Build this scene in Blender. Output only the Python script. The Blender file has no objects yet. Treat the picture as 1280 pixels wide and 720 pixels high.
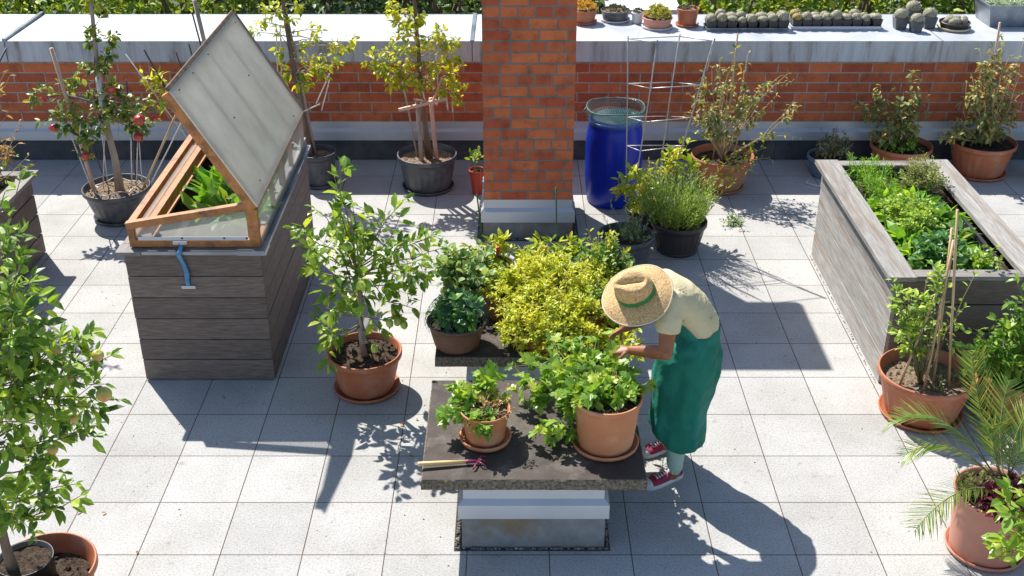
import bpy, math, random
import numpy as np
from mathutils import Vector, Matrix, Quaternion
random.seed(7); RNG=np.random.default_rng(11)
SC=bpy.context.scene; COL=SC.collection
PI=math.pi
# ------------------------------------------------------------------ camera model
F_PX=1423.2; PITCH=math.radians(28.066); CAM_H=4.686
_c,_s=math.cos(PITCH),math.sin(PITCH)
def _ray(x,y):
    u=(x-640)/F_PX; v=(360-y)/F_PX
    return (u,_c+v*_s,-_s+v*_c)
def at_z(x,y,z=0.0):
    d=_ray(x,y); t=(z-CAM_H)/d[2]; return Vector((d[0]*t,d[1]*t,z))
def at_y(x,y,Yw):
    d=_ray(x,y); t=Yw/d[1]; return Vector((d[0]*t,Yw,CAM_H+d[2]*t))
cam=bpy.data.objects.new('camera',bpy.data.cameras.new('camera')); COL.objects.link(cam)
cam.location=(0,0,CAM_H); cam.rotation_euler=(PI/2-PITCH,0,0)
cam.data.sensor_width=36; cam.data.lens=F_PX/1280*36; cam.data.clip_end=500; cam.data.clip_start=.05
SC.camera=cam
# ------------------------------------------------------------------ tagging
def tag(o,label=None,cat=None,group=None,kind=None):
    if label: o['label']=label
    if cat: o['category']=cat
    if group: o['group']=group
    if kind: o['kind']=kind
    return o
def empty(name,loc,label,cat,group=None,rz=0):
    o=bpy.data.objects.new(name,None); COL.objects.link(o); o.empty_display_size=.1
    o.location=loc; o.rotation_euler=(0,0,rz); tag(o,label,cat,group); return o
def copy_tree(o,parent=None):
    c=o.copy(); COL.objects.link(c)
    if parent: c.parent=parent
    for ch in list(o.children): copy_tree(ch,c)
    return c
# ------------------------------------------------------------------ mesh builder
class MB:
    def __init__(s): s.v=[]; s.f=[]; s.m=[]; s.r=[]; s.sm=[]
    def add(s,verts,faces,mat=0,rnd=None,smooth=False):
        b=len(s.v); s.v.extend(tuple(map(float,p)) for p in verts)
        r=random.random() if rnd is None else rnd
        for f in faces:
            s.f.append(tuple(i+b for i in f)); s.m.append(mat); s.r.append(r); s.sm.append(smooth)
    def box(s,lo,hi,mat=0,rnd=None,M=None):
        x0,y0,z0=lo; x1,y1,z1=hi
        v=[(x0,y0,z0),(x1,y0,z0),(x1,y1,z0),(x0,y1,z0),(x0,y0,z1),(x1,y0,z1),(x1,y1,z1),(x0,y1,z1)]
        if M is not None: v=[M@Vector(p) for p in v]
        s.add(v,[(0,3,2,1),(4,5,6,7),(0,1,5,4),(1,2,6,5),(2,3,7,6),(3,0,4,7)],mat,rnd)
    def beam(s,a,b,w,h,mat=0,up=(0,0,1),rnd=None):
        a=Vector(a); b=Vector(b); d=(b-a); L=d.length; d.normalize()
        sd=d.cross(Vector(up)); sd.normalize(); u=sd.cross(d)
        v=[]
        for p in (a,b):
            for i,j in ((-1,-1),(1,-1),(1,1),(-1,1)): v.append(p+sd*(i*w/2)+u*(j*h/2))
        s.add(v,[(0,1,2,3),(7,6,5,4),(0,4,5,1),(1,5,6,2),(2,6,7,3),(3,7,4,0)],mat,rnd)
    def tube(s,pts,rad,n=6,mat=0,rnd=None,cap=True):
        pts=[Vector(p) for p in pts]
        if not hasattr(rad,'__len__'): rad=[rad]*len(pts)
        vs=[]; k=len(pts); ref=None
        for i,p in enumerate(pts):
            d=(pts[min(i+1,k-1)]-pts[max(i-1,0)]); 
            if d.length<1e-9: d=Vector((0,0,1))
            d.normalize()
            if ref is None:
                ref=Vector((1,0,0)) if abs(d.x)<.8 else Vector((0,1,0))
            a=d.cross(ref)
            if a.length<1e-5: ref=Vector((0,1,0)); a=d.cross(ref)
            a.normalize(); b=a.cross(d); ref=b
            for j in range(n):
                t=2*PI*j/n; vs.append(p+(a*math.cos(t)+b*math.sin(t))*rad[i])
        fs=[]
        for i in range(k-1):
            for j in range(n):
                fs.append((i*n+j,i*n+(j+1)%n,(i+1)*n+(j+1)%n,(i+1)*n+j))
        if cap: fs.append(tuple(range(n-1,-1,-1))); fs.append(tuple((k-1)*n+j for j in range(n)))
        s.add(vs,fs,mat,rnd,True)
    def lathe(s,prof,n=40,mat=0,M=None,rib=None,close=False,rnd=None,wob=0):
        vs=[]; fs=[]
        for i,(r,z) in enumerate(prof):
            for j in range(n):
                t=2*PI*j/n; rr=r
                if rib and rib[i]: rr=r*(1+rib[i]*(1 if (j%4)<2 else -1))
                if wob: rr*=1+wob*math.sin(3*t+i)+wob*.6*math.sin(7*t+1.7*i)
                p=Vector((rr*math.cos(t),rr*math.sin(t),z))
                vs.append(M@p if M is not None else p)
        k=len(prof)
        for i in range(k-1):
            for j in range(n):
                fs.append((i*n+j,i*n+(j+1)%n,(i+1)*n+(j+1)%n,(i+1)*n+j))
        if prof[0][0]>1e-4: fs.append(tuple(range(n-1,-1,-1)))
        if close: fs.append(tuple((k-1)*n+j for j in range(n)))
        s.add(vs,fs,mat,rnd,True)
    def rings(s,rings,mat=0,rnd=None,smooth=True,cap0=False,cap1=False,closed=True):
        n=len(rings[0]); vs=[p for r in rings for p in r]; fs=[]
        for i in range(len(rings)-1):
            for j in range(n if closed else n-1):
                fs.append((i*n+j,i*n+(j+1)%n,(i+1)*n+(j+1)%n,(i+1)*n+j))
        if cap0: fs.append(tuple(range(n-1,-1,-1)))
        if cap1: fs.append(tuple((len(rings)-1)*n+j for j in range(n)))
        s.add(vs,fs,mat,rnd,smooth)
    def rect(s,rs,mat=0,cap0=False,cap1=True):
        R=[[(x0,y0,z),(x1,y0,z),(x1,y1,z),(x0,y1,z)] for x0,x1,y0,y1,z in rs]
        s.rings(R,mat,smooth=False,cap0=cap0,cap1=cap1)
    def blob(s,c,r,mat=0,n=10,k=7,jit=0,rnd=None,M=None):
        rx,ry,rz=(r,r,r) if not hasattr(r,'__len__') else r
        prof=[]; R=[]
        for i in range(k+1):
            a=-PI/2+PI*i/k; ring=[]
            for j in range(n):
                t=2*PI*j/n; q=1+(random.uniform(-jit,jit) if jit and 0<i<k else 0)
                p=Vector((rx*q*math.cos(a)*math.cos(t),ry*q*math.cos(a)*math.sin(t),rz*q*math.sin(a)))
                if M is not None: p=M@p
                ring.append(Vector(c)+p)
            R.append(ring)
        s.rings(R,mat,rnd)
    def leaves(s,tpl,P,D,N,L,W,mat=0,rnd=None,droop=.15,fold=.25):
        """tpl: (pts [(t,s)], faces); arrays P,D,N (n,3) L,W (n)"""
        pts,faces=tpl; P=np.asarray(P,float); n=len(P)
        if n==0: return
        D=np.asarray(D,float); D=D/np.maximum(np.linalg.norm(D,axis=1,keepdims=True),1e-6)
        N=np.asarray(N,float); S=np.cross(D,N); S/=np.maximum(np.linalg.norm(S,axis=1,keepdims=True),1e-6); N=np.cross(S,D)
        t=np.array([p[0] for p in pts]); w=np.array([p[1] for p in pts])
        L=np.broadcast_to(np.asarray(L,float),(n,)); W=np.broadcast_to(np.asarray(W,float),(n,))
        dr=droop*RNG.uniform(.3,1.7,n)
        lift=-dr[:,None]*(t**2)[None]*L[:,None]+fold*np.abs(w)[None]*W[:,None]
        V=P[:,None]+D[:,None]*(t[None]*L[:,None])[...,None]+S[:,None]*(w[None]*W[:,None])[...,None]+N[:,None]*lift[...,None]
        b=len(s.v); k=len(pts)
        s.v.extend(map(tuple,V.reshape(-1,3).tolist()))
        if rnd is None: rnd=RNG.random(n)
        rnd=np.broadcast_to(rnd,(n,))
        for i in range(n):
            o=b+i*k; r=float(rnd[i])
            for f in faces:
                s.f.append(tuple(o+q for q in f)); s.m.append(mat); s.r.append(r); s.sm.append(False)
    def build(s,name,mats,parent=None,label=None):
        me=bpy.data.meshes.new(name); me.from_pydata(s.v,[],s.f)
        if not isinstance(mats,(list,tuple)): mats=[mats]
        for m in mats: me.materials.append(m)
        n=len(me.polygons)
        me.polygons.foreach_set('material_index',np.array(s.m,dtype=np.int32)[:n])
        me.polygons.foreach_set('use_smooth',np.array(s.sm,dtype=bool)[:n])
        a=me.attributes.new('rnd','FLOAT','FACE'); a.data.foreach_set('value',np.array(s.r,dtype=np.float32)[:n])
        me.update()
        o=bpy.data.objects.new(name,me); COL.objects.link(o)
        if parent: o.parent=parent
        if label: o['label']=label
        return o
# leaf templates
T_LEAF=([(0,0),(.3,.42),(.3,0),(.3,-.42),(.68,.4),(.68,0),(.68,-.4),(1,0)],[(0,2,1),(0,3,2),(1,2,5,4),(2,3,6,5),(4,5,7),(5,6,7)])
T_DIA=([(0,0),(.45,.5),(1,0),(.45,-.5)],[(0,3,2,1)])
T_BLADE=([(0,.5),(0,-.5),(.55,.42),(.55,-.42),(1,0)],[(1,0,2,3),(3,2,4)])
def _lobed():
    half=[(0,0),(.02,.22),(-.02,.5),(.18,.42),(.3,.62),(.46,.5),(.44,.24),(.62,.3),(.8,.26),(.84,.1)]
    pts=[(.32,0)]+half+[(1,0)]+[(a,-b) for a,b in half[:0:-1]]
    m=len(pts)-1
    return (pts,[(0,1+(i+1)%m,1+i) for i in range(m)])
T_LOBE=_lobed()
def _round():
    pts=[(.45,0)]; m=9
    for i in range(m): a=2*PI*i/m; pts.append((.5-.5*math.cos(a),.5*math.sin(a)))
    return (pts,[(0,1+(i+1)%m,1+i) for i in range(m)])
T_ROUND=_round()
# ------------------------------------------------------------------ materials
def lin(r,g,b):
    f=lambda c:(c/255/12.92 if c/255<=.04045 else ((c/255+.055)/1.055)**2.4)
    return (f(r),f(g),f(b),1)
def c4(c): return tuple(c) if len(c)==4 else (*c,1)
def newmat(name):
    m=bpy.data.materials.new(name); m.use_nodes=True; nt=m.node_tree
    return m,nt,nt.nodes['Principled BSDF'],nt.nodes,nt.links
def coord(nt,scale=(1,1,1),loc=(0,0,0),rot=(0,0,0)):
    tc=nt.nodes.new('ShaderNodeTexCoord'); mp=nt.nodes.new('ShaderNodeMapping')
    mp.inputs['Scale'].default_value=scale; mp.inputs['Location'].default_value=loc; mp.inputs['Rotation'].default_value=rot
    nt.links.new(tc.outputs['Object'],mp.inputs['Vector']); return mp.outputs['Vector']
def noise(nt,vec,scale,detail=4,rough=.55):
    n=nt.nodes.new('ShaderNodeTexNoise'); n.inputs['Scale'].default_value=scale; n.inputs['Detail'].default_value=detail; n.inputs['Roughness'].default_value=rough
    nt.links.new(vec,n.inputs['Vector']); return n.outputs['Fac']
def ramp(nt,fac,stops):
    r=nt.nodes.new('ShaderNodeValToRGB'); e=r.color_ramp.elements
    while len(e)<len(stops): e.new(.5)
    for i,(p,c) in enumerate(stops): e[i].position=p; e[i].color=c4(c)
    nt.links.new(fac,r.inputs['Fac']); return r.outputs['Color']
def mix(nt,fac,a,b,mode='MIX'):
    m=nt.nodes.new('ShaderNodeMix'); m.data_type='RGBA'; m.blend_type=mode
    for s,i in ((fac,0),(a,6),(b,7)):
        if isinstance(s,(int,float)): m.inputs[i].default_value=s
        elif isinstance(s,tuple): m.inputs[i].default_value=c4(s)
        else: nt.links.new(s,m.inputs[i])
    return m.outputs[2]
def mth(nt,op,a,b=0.0,c=0.0):
    m=nt.nodes.new('ShaderNodeMath'); m.operation=op
    for i,s in enumerate((a,b,c)):
        if isinstance(s,(int,float)): m.inputs[i].default_value=s
        else: nt.links.new(s,m.inputs[i])
    return m.outputs[0]
def bump(nt,bs,h,strength=.3,dist=.01):
    b=nt.nodes.new('ShaderNodeBump'); b.inputs['Strength'].default_value=strength; b.inputs['Distance'].default_value=dist
    nt.links.new(h,b.inputs['Height']); nt.links.new(b.outputs['Normal'],bs.inputs['Normal'])
def attr(nt,name='rnd'):
    a=nt.nodes.new('ShaderNodeAttribute'); a.attribute_name=name; return a.outputs['Fac']
def surf(name,c1,c2,scale=6,rough=.7,bs_=.25,bscale=60,spec=.4,metal=0,stretch=(1,1,1),rndmix=0,c3=None,c3scale=2,bdist=.004):
    """two-tone noise surface with fine bump; optional stain colour c3 and per-piece variation"""
    m,nt,b,N,L=newmat(name); v=coord(nt,stretch)
    col=ramp(nt,noise(nt,v,scale,6,.6),[(.32,c1),(.68,c2)])
    if c3: col=mix(nt,ramp(nt,noise(nt,v,c3scale,5,.65),[(.5,(0,0,0)),(.68,(1,1,1))]),col,c3)
    if rndmix:
        k=ramp(nt,attr(nt),[(0,(1-rndmix,)*3),(1,(1+0*rndmix,)*3)]); col=mix(nt,1.0,col,k,'MULTIPLY')
    L.new(col,b.inputs['Base Color']); b.inputs['Roughness'].default_value=rough
    b.inputs['Specular IOR Level'].default_value=spec; b.inputs['Metallic'].default_value=metal
    if bs_: bump(nt,b,noise(nt,v,bscale,5,.65),bs_,bdist)
    return m
def leafmat(name,cols,trans=.35,rough=.42,spec=.45):
    m,nt,b,N,L=newmat(name)
    cols=[tuple(min(.8,x*g_) for x,g_ in zip(c,(1.7,1.5,1.3))) for c in cols]; k=len(cols); stops=[(i/(k-1)*.96+.02,c) for i,c in enumerate(cols)]
    col=ramp(nt,attr(nt),stops)
    v=coord(nt); col=mix(nt,1.0,col,ramp(nt,noise(nt,v,45,2),[(.3,(.78,.8,.75)),(.7,(1,1,1))]),'MULTIPLY')
    L.new(col,b.inputs['Base Color']); b.inputs['Roughness'].default_value=rough; b.inputs['Specular IOR Level'].default_value=spec
    t=N.new('ShaderNodeBsdfTranslucent'); tc=mix(nt,1.0,col,(1.35,1.3,.6),'MULTIPLY'); L.new(tc,t.inputs['Color'])
    ms=N.new('ShaderNodeMixShader'); ms.inputs[0].default_value=trans
    L.new(b.outputs[0],ms.inputs[1]); L.new(t.outputs[0],ms.inputs[2]); L.new(ms.outputs[0],N['Material Output'].inputs['Surface'])
    return m
def brickmat(name,bw,rh,c1,c2,off=.5,ox=0,oz=0,mortar=.0075,mc=(.34,.31,.28)):
    m,nt,b,N,L=newmat(name); tc=N.new('ShaderNodeTexCoord'); sp=N.new('ShaderNodeSeparateXYZ'); L.new(tc.outputs['Object'],sp.inputs[0])
    cb=N.new('ShaderNodeCombineXYZ'); L.new(mth(nt,'ADD',mth(nt,'ADD',sp.outputs[0],sp.outputs[1]),ox),cb.inputs[0]); L.new(mth(nt,'ADD',sp.outputs[2],oz),cb.inputs[1])
    # slight wobble so edges are not ruled lines
    nz=N.new('ShaderNodeTexNoise'); nz.inputs['Scale'].default_value=30; L.new(tc.outputs['Object'],nz.inputs['Vector'])
    sb=N.new('ShaderNodeVectorMath'); sb.operation='SUBTRACT'; L.new(nz.outputs['Color'],sb.inputs[0]); sb.inputs[1].default_value=(.5,.5,.5)
    sc=N.new('ShaderNodeVectorMath'); sc.operation='SCALE'; L.new(sb.outputs[0],sc.inputs[0]); sc.inputs['Scale'].default_value=.006
    ad=N.new('ShaderNodeVectorMath'); L.new(cb.outputs[0],ad.inputs[0]); L.new(sc.outputs[0],ad.inputs[1])
    br=N.new('ShaderNodeTexBrick'); L.new(ad.outputs[0],br.inputs['Vector']); br.offset=off; br.squash=1
    br.inputs['Scale'].default_value=1; br.inputs['Brick Width'].default_value=bw; br.inputs['Row Height'].default_value=rh
    br.inputs['Mortar Size'].default_value=mortar; br.inputs['Mortar Smooth'].default_value=.2; br.inputs['Bias'].default_value=0
    br.inputs['Color1'].default_value=c4(c1); br.inputs['Color2'].default_value=c4(c2); br.inputs['Mortar'].default_value=c4(mc)
    v=coord(nt); n1=noise(nt,v,9,6,.65)
    col=mix(nt,1.0,br.outputs['Color'],ramp(nt,n1,[(.28,(.62,.60,.60)),(.5,(1,1,1)),(.8,(1.15,1.10,1.0))]),'MULTIPLY')
    col=mix(nt,1.0,col,ramp(nt,noise(nt,v,130,3),[(.35,(.78,.78,.78)),(.6,(1.05,1.05,1.05))]),'MULTIPLY')
    col=mix(nt,ramp(nt,noise(nt,v,3.1,6,.7),[(.62,(0,0,0)),(.8,(.22,.22,.22))]),col,(.42,.36,.3))
    L.new(col,b.inputs['Base Color']); b.inputs['Roughness'].default_value=.8
    h=mth(nt,'ADD',mth(nt,'MULTIPLY',br.outputs['Fac'],-1.0),mth(nt,'MULTIPLY',noise(nt,v,90,4),.35))
    bump(nt,b,h,.7,.006); return m
# ------------------------------------------------------------------ material set
def paver_mat():
    m,nt,b,N,L=newmat('paver_concrete'); v=coord(nt,(1,1,1),(.774,-5.342,0))
    br=N.new('ShaderNodeTexBrick'); L.new(v,br.inputs['Vector']); br.offset=0; br.squash=1
    for k,x in (('Scale',1),('Brick Width',.5),('Row Height',.5),('Mortar Size',.0036),('Mortar Smooth',.3),('Bias',0)): br.inputs[k].default_value=x
    br.inputs['Color1'].default_value=(.385,.38,.37,1); br.inputs['Color2'].default_value=(.44,.435,.424,1); br.inputs['Mortar'].default_value=(.085,.072,.058,1)
    o=coord(nt)
    col0=mix(nt,1.0,br.outputs['Color'],ramp(nt,noise(nt,o,75,3,.75),[(.36,(.74,.73,.72)),(.5,(1,1,1)),(.64,(1.08,1.08,1.08))]),'MULTIPLY')
    sp=ramp(nt,noise(nt,o,210,3,.7),[(.33,(.52,.51,.5)),(.46,(.95,.95,.95)),(.66,(1.15,1.15,1.13))])
    col=mix(nt,1.0,col0,sp,'MULTIPLY')
    col=mix(nt,1.0,col,ramp(nt,noise(nt,o,1.7,7,.62),[(.3,(.82,.81,.79)),(.6,(1,1,1))]),'MULTIPLY')
    col=mix(nt,1.0,col,ramp(nt,noise(nt,o,14,5,.7),[(.27,(.66,.63,.58)),(.40,(1,1,1))]),'MULTIPLY')
    # brown staining along joints here and there
    js=mth(nt,'MULTIPLY',ramp(nt,noise(nt,o,3.3,4),[(.56,(0,0,0)),(.7,(1,1,1))]),br.outputs['Fac'])
    col=mix(nt,mth(nt,'MULTIPLY',js,.7),col,(.16,.09,.045))
    L.new(col,b.inputs['Base Color']); b.inputs['Roughness'].default_value=.88; b.inputs['Specular IOR Level'].default_value=.25
    h=mth(nt,'ADD',mth(nt,'MULTIPLY',br.outputs['Fac'],-1.2),mth(nt,'MULTIPLY',noise(nt,o,230,3,.7),.35))
    bump(nt,b,h,.6,.004); return m
M={}
M['paver']=paver_mat()
M['brick_wall']=brickmat('wall_brick',.335,.1095,(.37,.078,.032),(.55,.145,.05),.37,ox=.1,oz=-.448)
M['brick_col']=brickmat('column_brick',.25,.1015,(.44,.085,.034),(.66,.175,.058),.37,ox=.262-9.8,oz=.02,mc=(.21,.18,.16),mortar=.009)
M['brick_col'].node_tree.nodes['Brick Texture'].squash=.62; M['brick_col'].node_tree.nodes['Brick Texture'].squash_frequency=3
M['zinc']=surf('zinc_sheet',(.38,.40,.43),(.48,.50,.53),3,.5,.08,20,.5,.15,c3=(.33,.35,.38),c3scale=1.6,stretch=(1,1,1))
M['zinc_front']=surf('weathered_zinc_edge',(.33,.36,.41),(.46,.49,.54),5,.5,.08,20,.5,.2,c3=(.19,.185,.19),c3scale=2.5,stretch=(4,1,.5))
M['flash']=surf('flashing_sheet',(.42,.45,.49),(.49,.52,.56),2,.38,.03,15,.5,.25,c3=(.48,.5,.54),c3scale=1.2)
M['upstand']=surf('bitumen_upstand',(.050,.056,.066),(.085,.093,.105),5,.8,.3,120,.3,c3=(.12,.12,.12),c3scale=1.5)
M['upstand_grey']=surf('mineral_felt',(.16,.17,.18),(.25,.26,.27),9,.85,.5,180,.3,c3=(.20,.15,.09),c3scale=2.2)
M['slab_top']=surf('damp_concrete_slab',(.030,.022,.018),(.066,.050,.041),5,.75,.6,70,.4,c3=(.10,.085,.072),c3scale=7)
M['slab_side']=surf('rough_slab_edge',(.055,.042,.03),(.27,.225,.17),55,.9,1.0,90,.3,bdist=.01)
M['gravel']=surf('gravel_stone',(.10,.09,.08),(.34,.31,.28),20,.85,.3,90,rndmix=.7)
M['gravel_bed']=surf('gravel_bed',(.02,.018,.015),(.07,.06,.05),60,.95,.8,120)
M['wood_dark']=surf('weathered_dark_wood',(.115,.084,.073),(.235,.185,.16),7,.75,.5,30,.35,stretch=(1.2,1.2,14),rndmix=.3,c3=(.15,.13,.12),c3scale=4)
M['wood_grey']=surf('weathered_grey_wood',(.24,.225,.21),(.47,.45,.42),5,.8,.6,25,.3,stretch=(16,1.0,16),rndmix=.38,c3=(.25,.19,.14),c3scale=.9)
M['wood_greyx']=surf('weathered_grey_wood_across',(.17,.155,.145),(.32,.30,.28),6,.8,.5,25,.3,stretch=(1,9,9),rndmix=.25,c3=(.12,.10,.09),c3scale=1.6)
M['wood_orange']=surf('oiled_pine',(.37,.135,.038),(.56,.235,.075),5,.55,.3,30,.45,stretch=(3,3,3),rndmix=.25,c3=(.20,.085,.035),c3scale=3)
M['wood_cap']=surf('cap_board',(.20,.185,.17),(.33,.31,.285),6,.75,.4,30,.3,stretch=(6,1,6),rndmix=.2,c3=(.14,.12,.10),c3scale=3)
M['sheet_metal']=surf('grey_metal_cover',(.16,.18,.21),(.30,.33,.37),3,.35,.1,12,.5,.5,c3=(.10,.11,.125),c3scale=2)
M['terra']=surf('terracotta_plastic',(.36,.11,.05),(.44,.15,.07),4,.55,.12,40,.4,c3=(.44,.20,.13),c3scale=5)
M['terra_lt']=surf('pale_terracotta',(.46,.18,.08),(.54,.23,.11),3,.6,.1,40,.35,c3=(.54,.29,.17),c3scale=5)
M['terra_pink']=surf('pinkish_terracotta',(.46,.21,.15),(.54,.26,.19),3,.6,.1,40,.35)
M['terra_old']=surf('mossy_terracotta',(.33,.11,.055),(.43,.16,.085),5,.8,.35,30,.3,c3=(.30,.24,.14),c3scale=4)
M['brownpot']=surf('brown_plastic',(.15,.075,.045),(.21,.11,.07),4,.5,.1,40,.4)
M['greypot']=surf('anthracite_plastic',(.055,.061,.072),(.08,.087,.1),4,.45,.08,50,.45,c3=(.15,.15,.15),c3scale=4)
M['darkpot']=surf('dark_brown_plastic',(.040,.033,.032),(.062,.052,.05),4,.42,.08,50,.45)
M['blackpot']=surf('black_plastic',(.016,.016,.018),(.03,.03,.033),4,.4,.08,50,.45)
M['bluepot']=surf('blue_grey_plastic',(.12,.17,.24),(.2,.25,.31),4,.5,.1,50,.4)
M['redpot']=surf('red_plastic',(.42,.045,.025),(.5,.07,.04),4,.4,.05,50,.45)
M['soil']=surf('potting_soil',(.020,.013,.009),(.11,.078,.055),38,.95,1.0,80,.2,bdist=.02)
M['drysoil']=surf('dry_mulch',(.10,.065,.04),(.36,.27,.19),42,.95,1.0,80,.2,bdist=.02)
M['bark']=surf('bark',(.10,.07,.05),(.24,.18,.14),14,.85,.8,60,.2,stretch=(1,1,.25))
M['bark_lt']=surf('pale_bark',(.26,.21,.17),(.45,.38,.32),14,.8,.6,60,.2,stretch=(1,1,.25))
M['twig']=surf('green_brown_stem',(.11,.12,.045),(.24,.20,.10),14,.7,.3,60,.3)
M['dry_stem']=surf('dry_stem',(.33,.25,.14),(.55,.44,.27),10,.8,.3,60,.3)
M['cane']=surf('bamboo_cane',(.42,.28,.15),(.60,.43,.25),9,.55,.2,40,.4,stretch=(1,1,.3))
M['pink_cane']=surf('pinkish_garden_stick',(.50,.32,.24),(.62,.42,.32),9,.6,.2,40,.4,stretch=(1,1,.3))
M['steel']=surf('galvanised_rod',(.34,.32,.31),(.50,.47,.45),20,.4,.1,60,.5,.5)
M['darkrod']=surf('dark_plastic_rod',(.03,.035,.04),(.05,.055,.06),20,.4,.1,60,.5)
M['string']=surf('grey_string',(.52,.49,.45),(.7,.67,.62),30,.9,.2,100,.2)
M['greencord']=surf('green_wire',(.02,.07,.03),(.04,.11,.05),30,.5,.1,60,.4)
M['net']=surf('green_garden_net',(.03,.10,.08),(.06,.16,.13),30,.5,.1,60,.4)
M['wirenet']=surf('bare_wire_net',(.45,.42,.36),(.6,.56,.5),30,.45,.1,60,.5,.4)
def strawmat():
    m,nt,b,N,L=newmat('straw'); v=coord(nt)
    w=noise(nt,v,75,4,.7); w2=noise(nt,coord(nt,(1,1,.25)),160,2)
    col=ramp(nt,w,[(.3,(.32,.17,.06)),(.45,(.56,.35,.15)),(.6,(.68,.47,.23)),(.75,(.52,.30,.12))])
    col=mix(nt,1.0,col,ramp(nt,w2,[(.35,(.7,.66,.6)),(.6,(1.05,1.05,1.05))]),'MULTIPLY')
    L.new(col,b.inputs['Base Color']); b.inputs['Roughness'].default_value=.75; bump(nt,b,w,.9,.006); return m
M['straw']=strawmat()
M['hatband']=surf('green_ribbon',(.012,.16,.035),(.02,.22,.05),40,.6,.15,150)
M['hat_edge']=surf('cream_hat_edge',(.55,.47,.32),(.62,.54,.38),60,.8,.3,150)
M['shirt']=surf('cream_cotton',(.52,.45,.27),(.60,.53,.34),5,.85,.35,9,.2,bdist=.02)
M['apron']=surf('green_canvas',(.010,.135,.095),(.015,.18,.125),4,.8,.5,7,.25,bdist=.03,c3=(.02,.21,.175),c3scale=3)
M['mint']=surf('mint_cotton',(.32,.48,.41),(.38,.54,.46),6,.85,.35,18,.2,bdist=.012)
M['shoe']=surf('burgundy_canvas',(.24,.010,.045),(.33,.02,.07),30,.7,.2,150)
M['white']=surf('white_rubber',(.52,.52,.51),(.62,.62,.61),10,.5,.1,50)
M['blackcloth']=surf('black_lining',(.015,.015,.016),(.03,.03,.03),30,.8,.1,90)
def skinmat():
    m,nt,b,N,L=newmat('skin'); v=coord(nt)
    L.new(ramp(nt,noise(nt,v,14,4),[(.3,(.235,.078,.031)),(.7,(.32,.115,.047))]),b.inputs['Base Color'])
    b.inputs['Roughness'].default_value=.5; b.inputs['Subsurface Weight'].default_value=.12
    b.inputs['Subsurface Radius'].default_value=(.02,.008,.004); b.inputs['Subsurface Scale'].default_value=.5
    bump(nt,b,noise(nt,v,160,3),.12,.002); return m
M['skin']=skinmat()
M['hair']=surf('dark_hair',(.012,.008,.006),(.035,.022,.015),40,.5,.5,80,.5,stretch=(1,1,.2))
M['red_tool']=surf('painted_tool_head',(.16,.015,.06),(.25,.035,.09),30,.45,.1,80)
M['tool_wood']=surf('varnished_ash',(.62,.40,.16),(.72,.50,.24),6,.4,.1,30,.5,stretch=(1,8,8))
M['strap']=surf('blue_strap',(.05,.17,.36),(.11,.29,.48),40,.7,.4,90,c3=(.25,.33,.42),c3scale=16)
M['plaster']=surf('pale_render',(.5,.52,.55),(.6,.62,.65),3,.8,.1,40)
def fruitmat(name,a,b_,c):
    m,nt,b,N,L=newmat(name); v=coord(nt)
    L.new(ramp(nt,noise(nt,v,9,3,.6),[(.35,a),(.52,b_),(.68,c)]),b.inputs['Base Color']); b.inputs['Roughness'].default_value=.3; return m
M['apple_red']=fruitmat('red_apple_skin',(.42,.015,.03),(.5,.03,.04),(.55,.14,.06))
M['apple_yel']=fruitmat('blush_apple_skin',(.34,.38,.05),(.48,.40,.08),(.55,.20,.08))
M['lemon']=fruitmat('green_lemon_skin',(.25,.36,.04),(.33,.42,.06),(.42,.46,.08))
M['pepper']=fruitmat('red_pepper_skin',(.55,.03,.015),(.5,.05,.02),(.55,.12,.03))
def poly_mat(name,col,tr,alpha,rough=.25):
    m,nt,b,N,L=newmat(name); v=coord(nt)
    c=ramp(nt,noise(nt,v,3.5,6,.7),[(.35,tuple(x*.86 for x in col)),(.62,col)])
    L.new(c,b.inputs['Base Color']); b.inputs['Roughness'].default_value=rough; b.inputs['Specular IOR Level'].default_value=.5
    t=N.new('ShaderNodeBsdfTranslucent'); L.new(c,t.inputs['Color'])
    a=N.new('ShaderNodeMixShader'); a.inputs[0].default_value=tr; L.new(b.outputs[0],a.inputs[1]); L.new(t.outputs[0],a.inputs[2])
    x=N.new('ShaderNodeBsdfTransparent'); x.inputs['Color'].default_value=(.92,.93,.92,1)
    c2=N.new('ShaderNodeMixShader'); c2.inputs[0].default_value=alpha; L.new(a.outputs[0],c2.inputs[1]); L.new(x.outputs[0],c2.inputs[2])
    L.new(c2.outputs[0],N['Material Output'].inputs['Surface']); bump(nt,b,noise(nt,coord(nt,(1,6,1)),12,3),.15,.01); return m
M['poly']=poly_mat('frosted_polycarbonate',(.83,.80,.72),.6,.16)
M['poly_clear']=poly_mat('clear_polycarbonate',(.75,.76,.70),.45,.5)
M['film']=poly_mat('clear_plastic_film',(.15,.26,.26),.12,.80,.12)
def barrelmat():
    m,nt,b,N,L=newmat('blue_barrel_plastic'); v=coord(nt)
    c=ramp(nt,noise(nt,v,3,5),[(.3,(.004,.025,.30)),(.7,(.008,.045,.42))]); L.new(c,b.inputs['Base Color']); b.inputs['Roughness'].default_value=.3
    t=N.new('ShaderNodeBsdfTranslucent'); t.inputs['Color'].default_value=(.01,.09,.9,1)
    a=N.new('ShaderNodeMixShader'); a.inputs[0].default_value=.25; L.new(b.outputs[0],a.inputs[1]); L.new(t.outputs[0],a.inputs[2]); L.new(a.outputs[0],N['Material Output'].inputs['Surface'])
    bump(nt,b,noise(nt,v,6,3),.1,.01); return m
M['barrel']=barrelmat()
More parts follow.
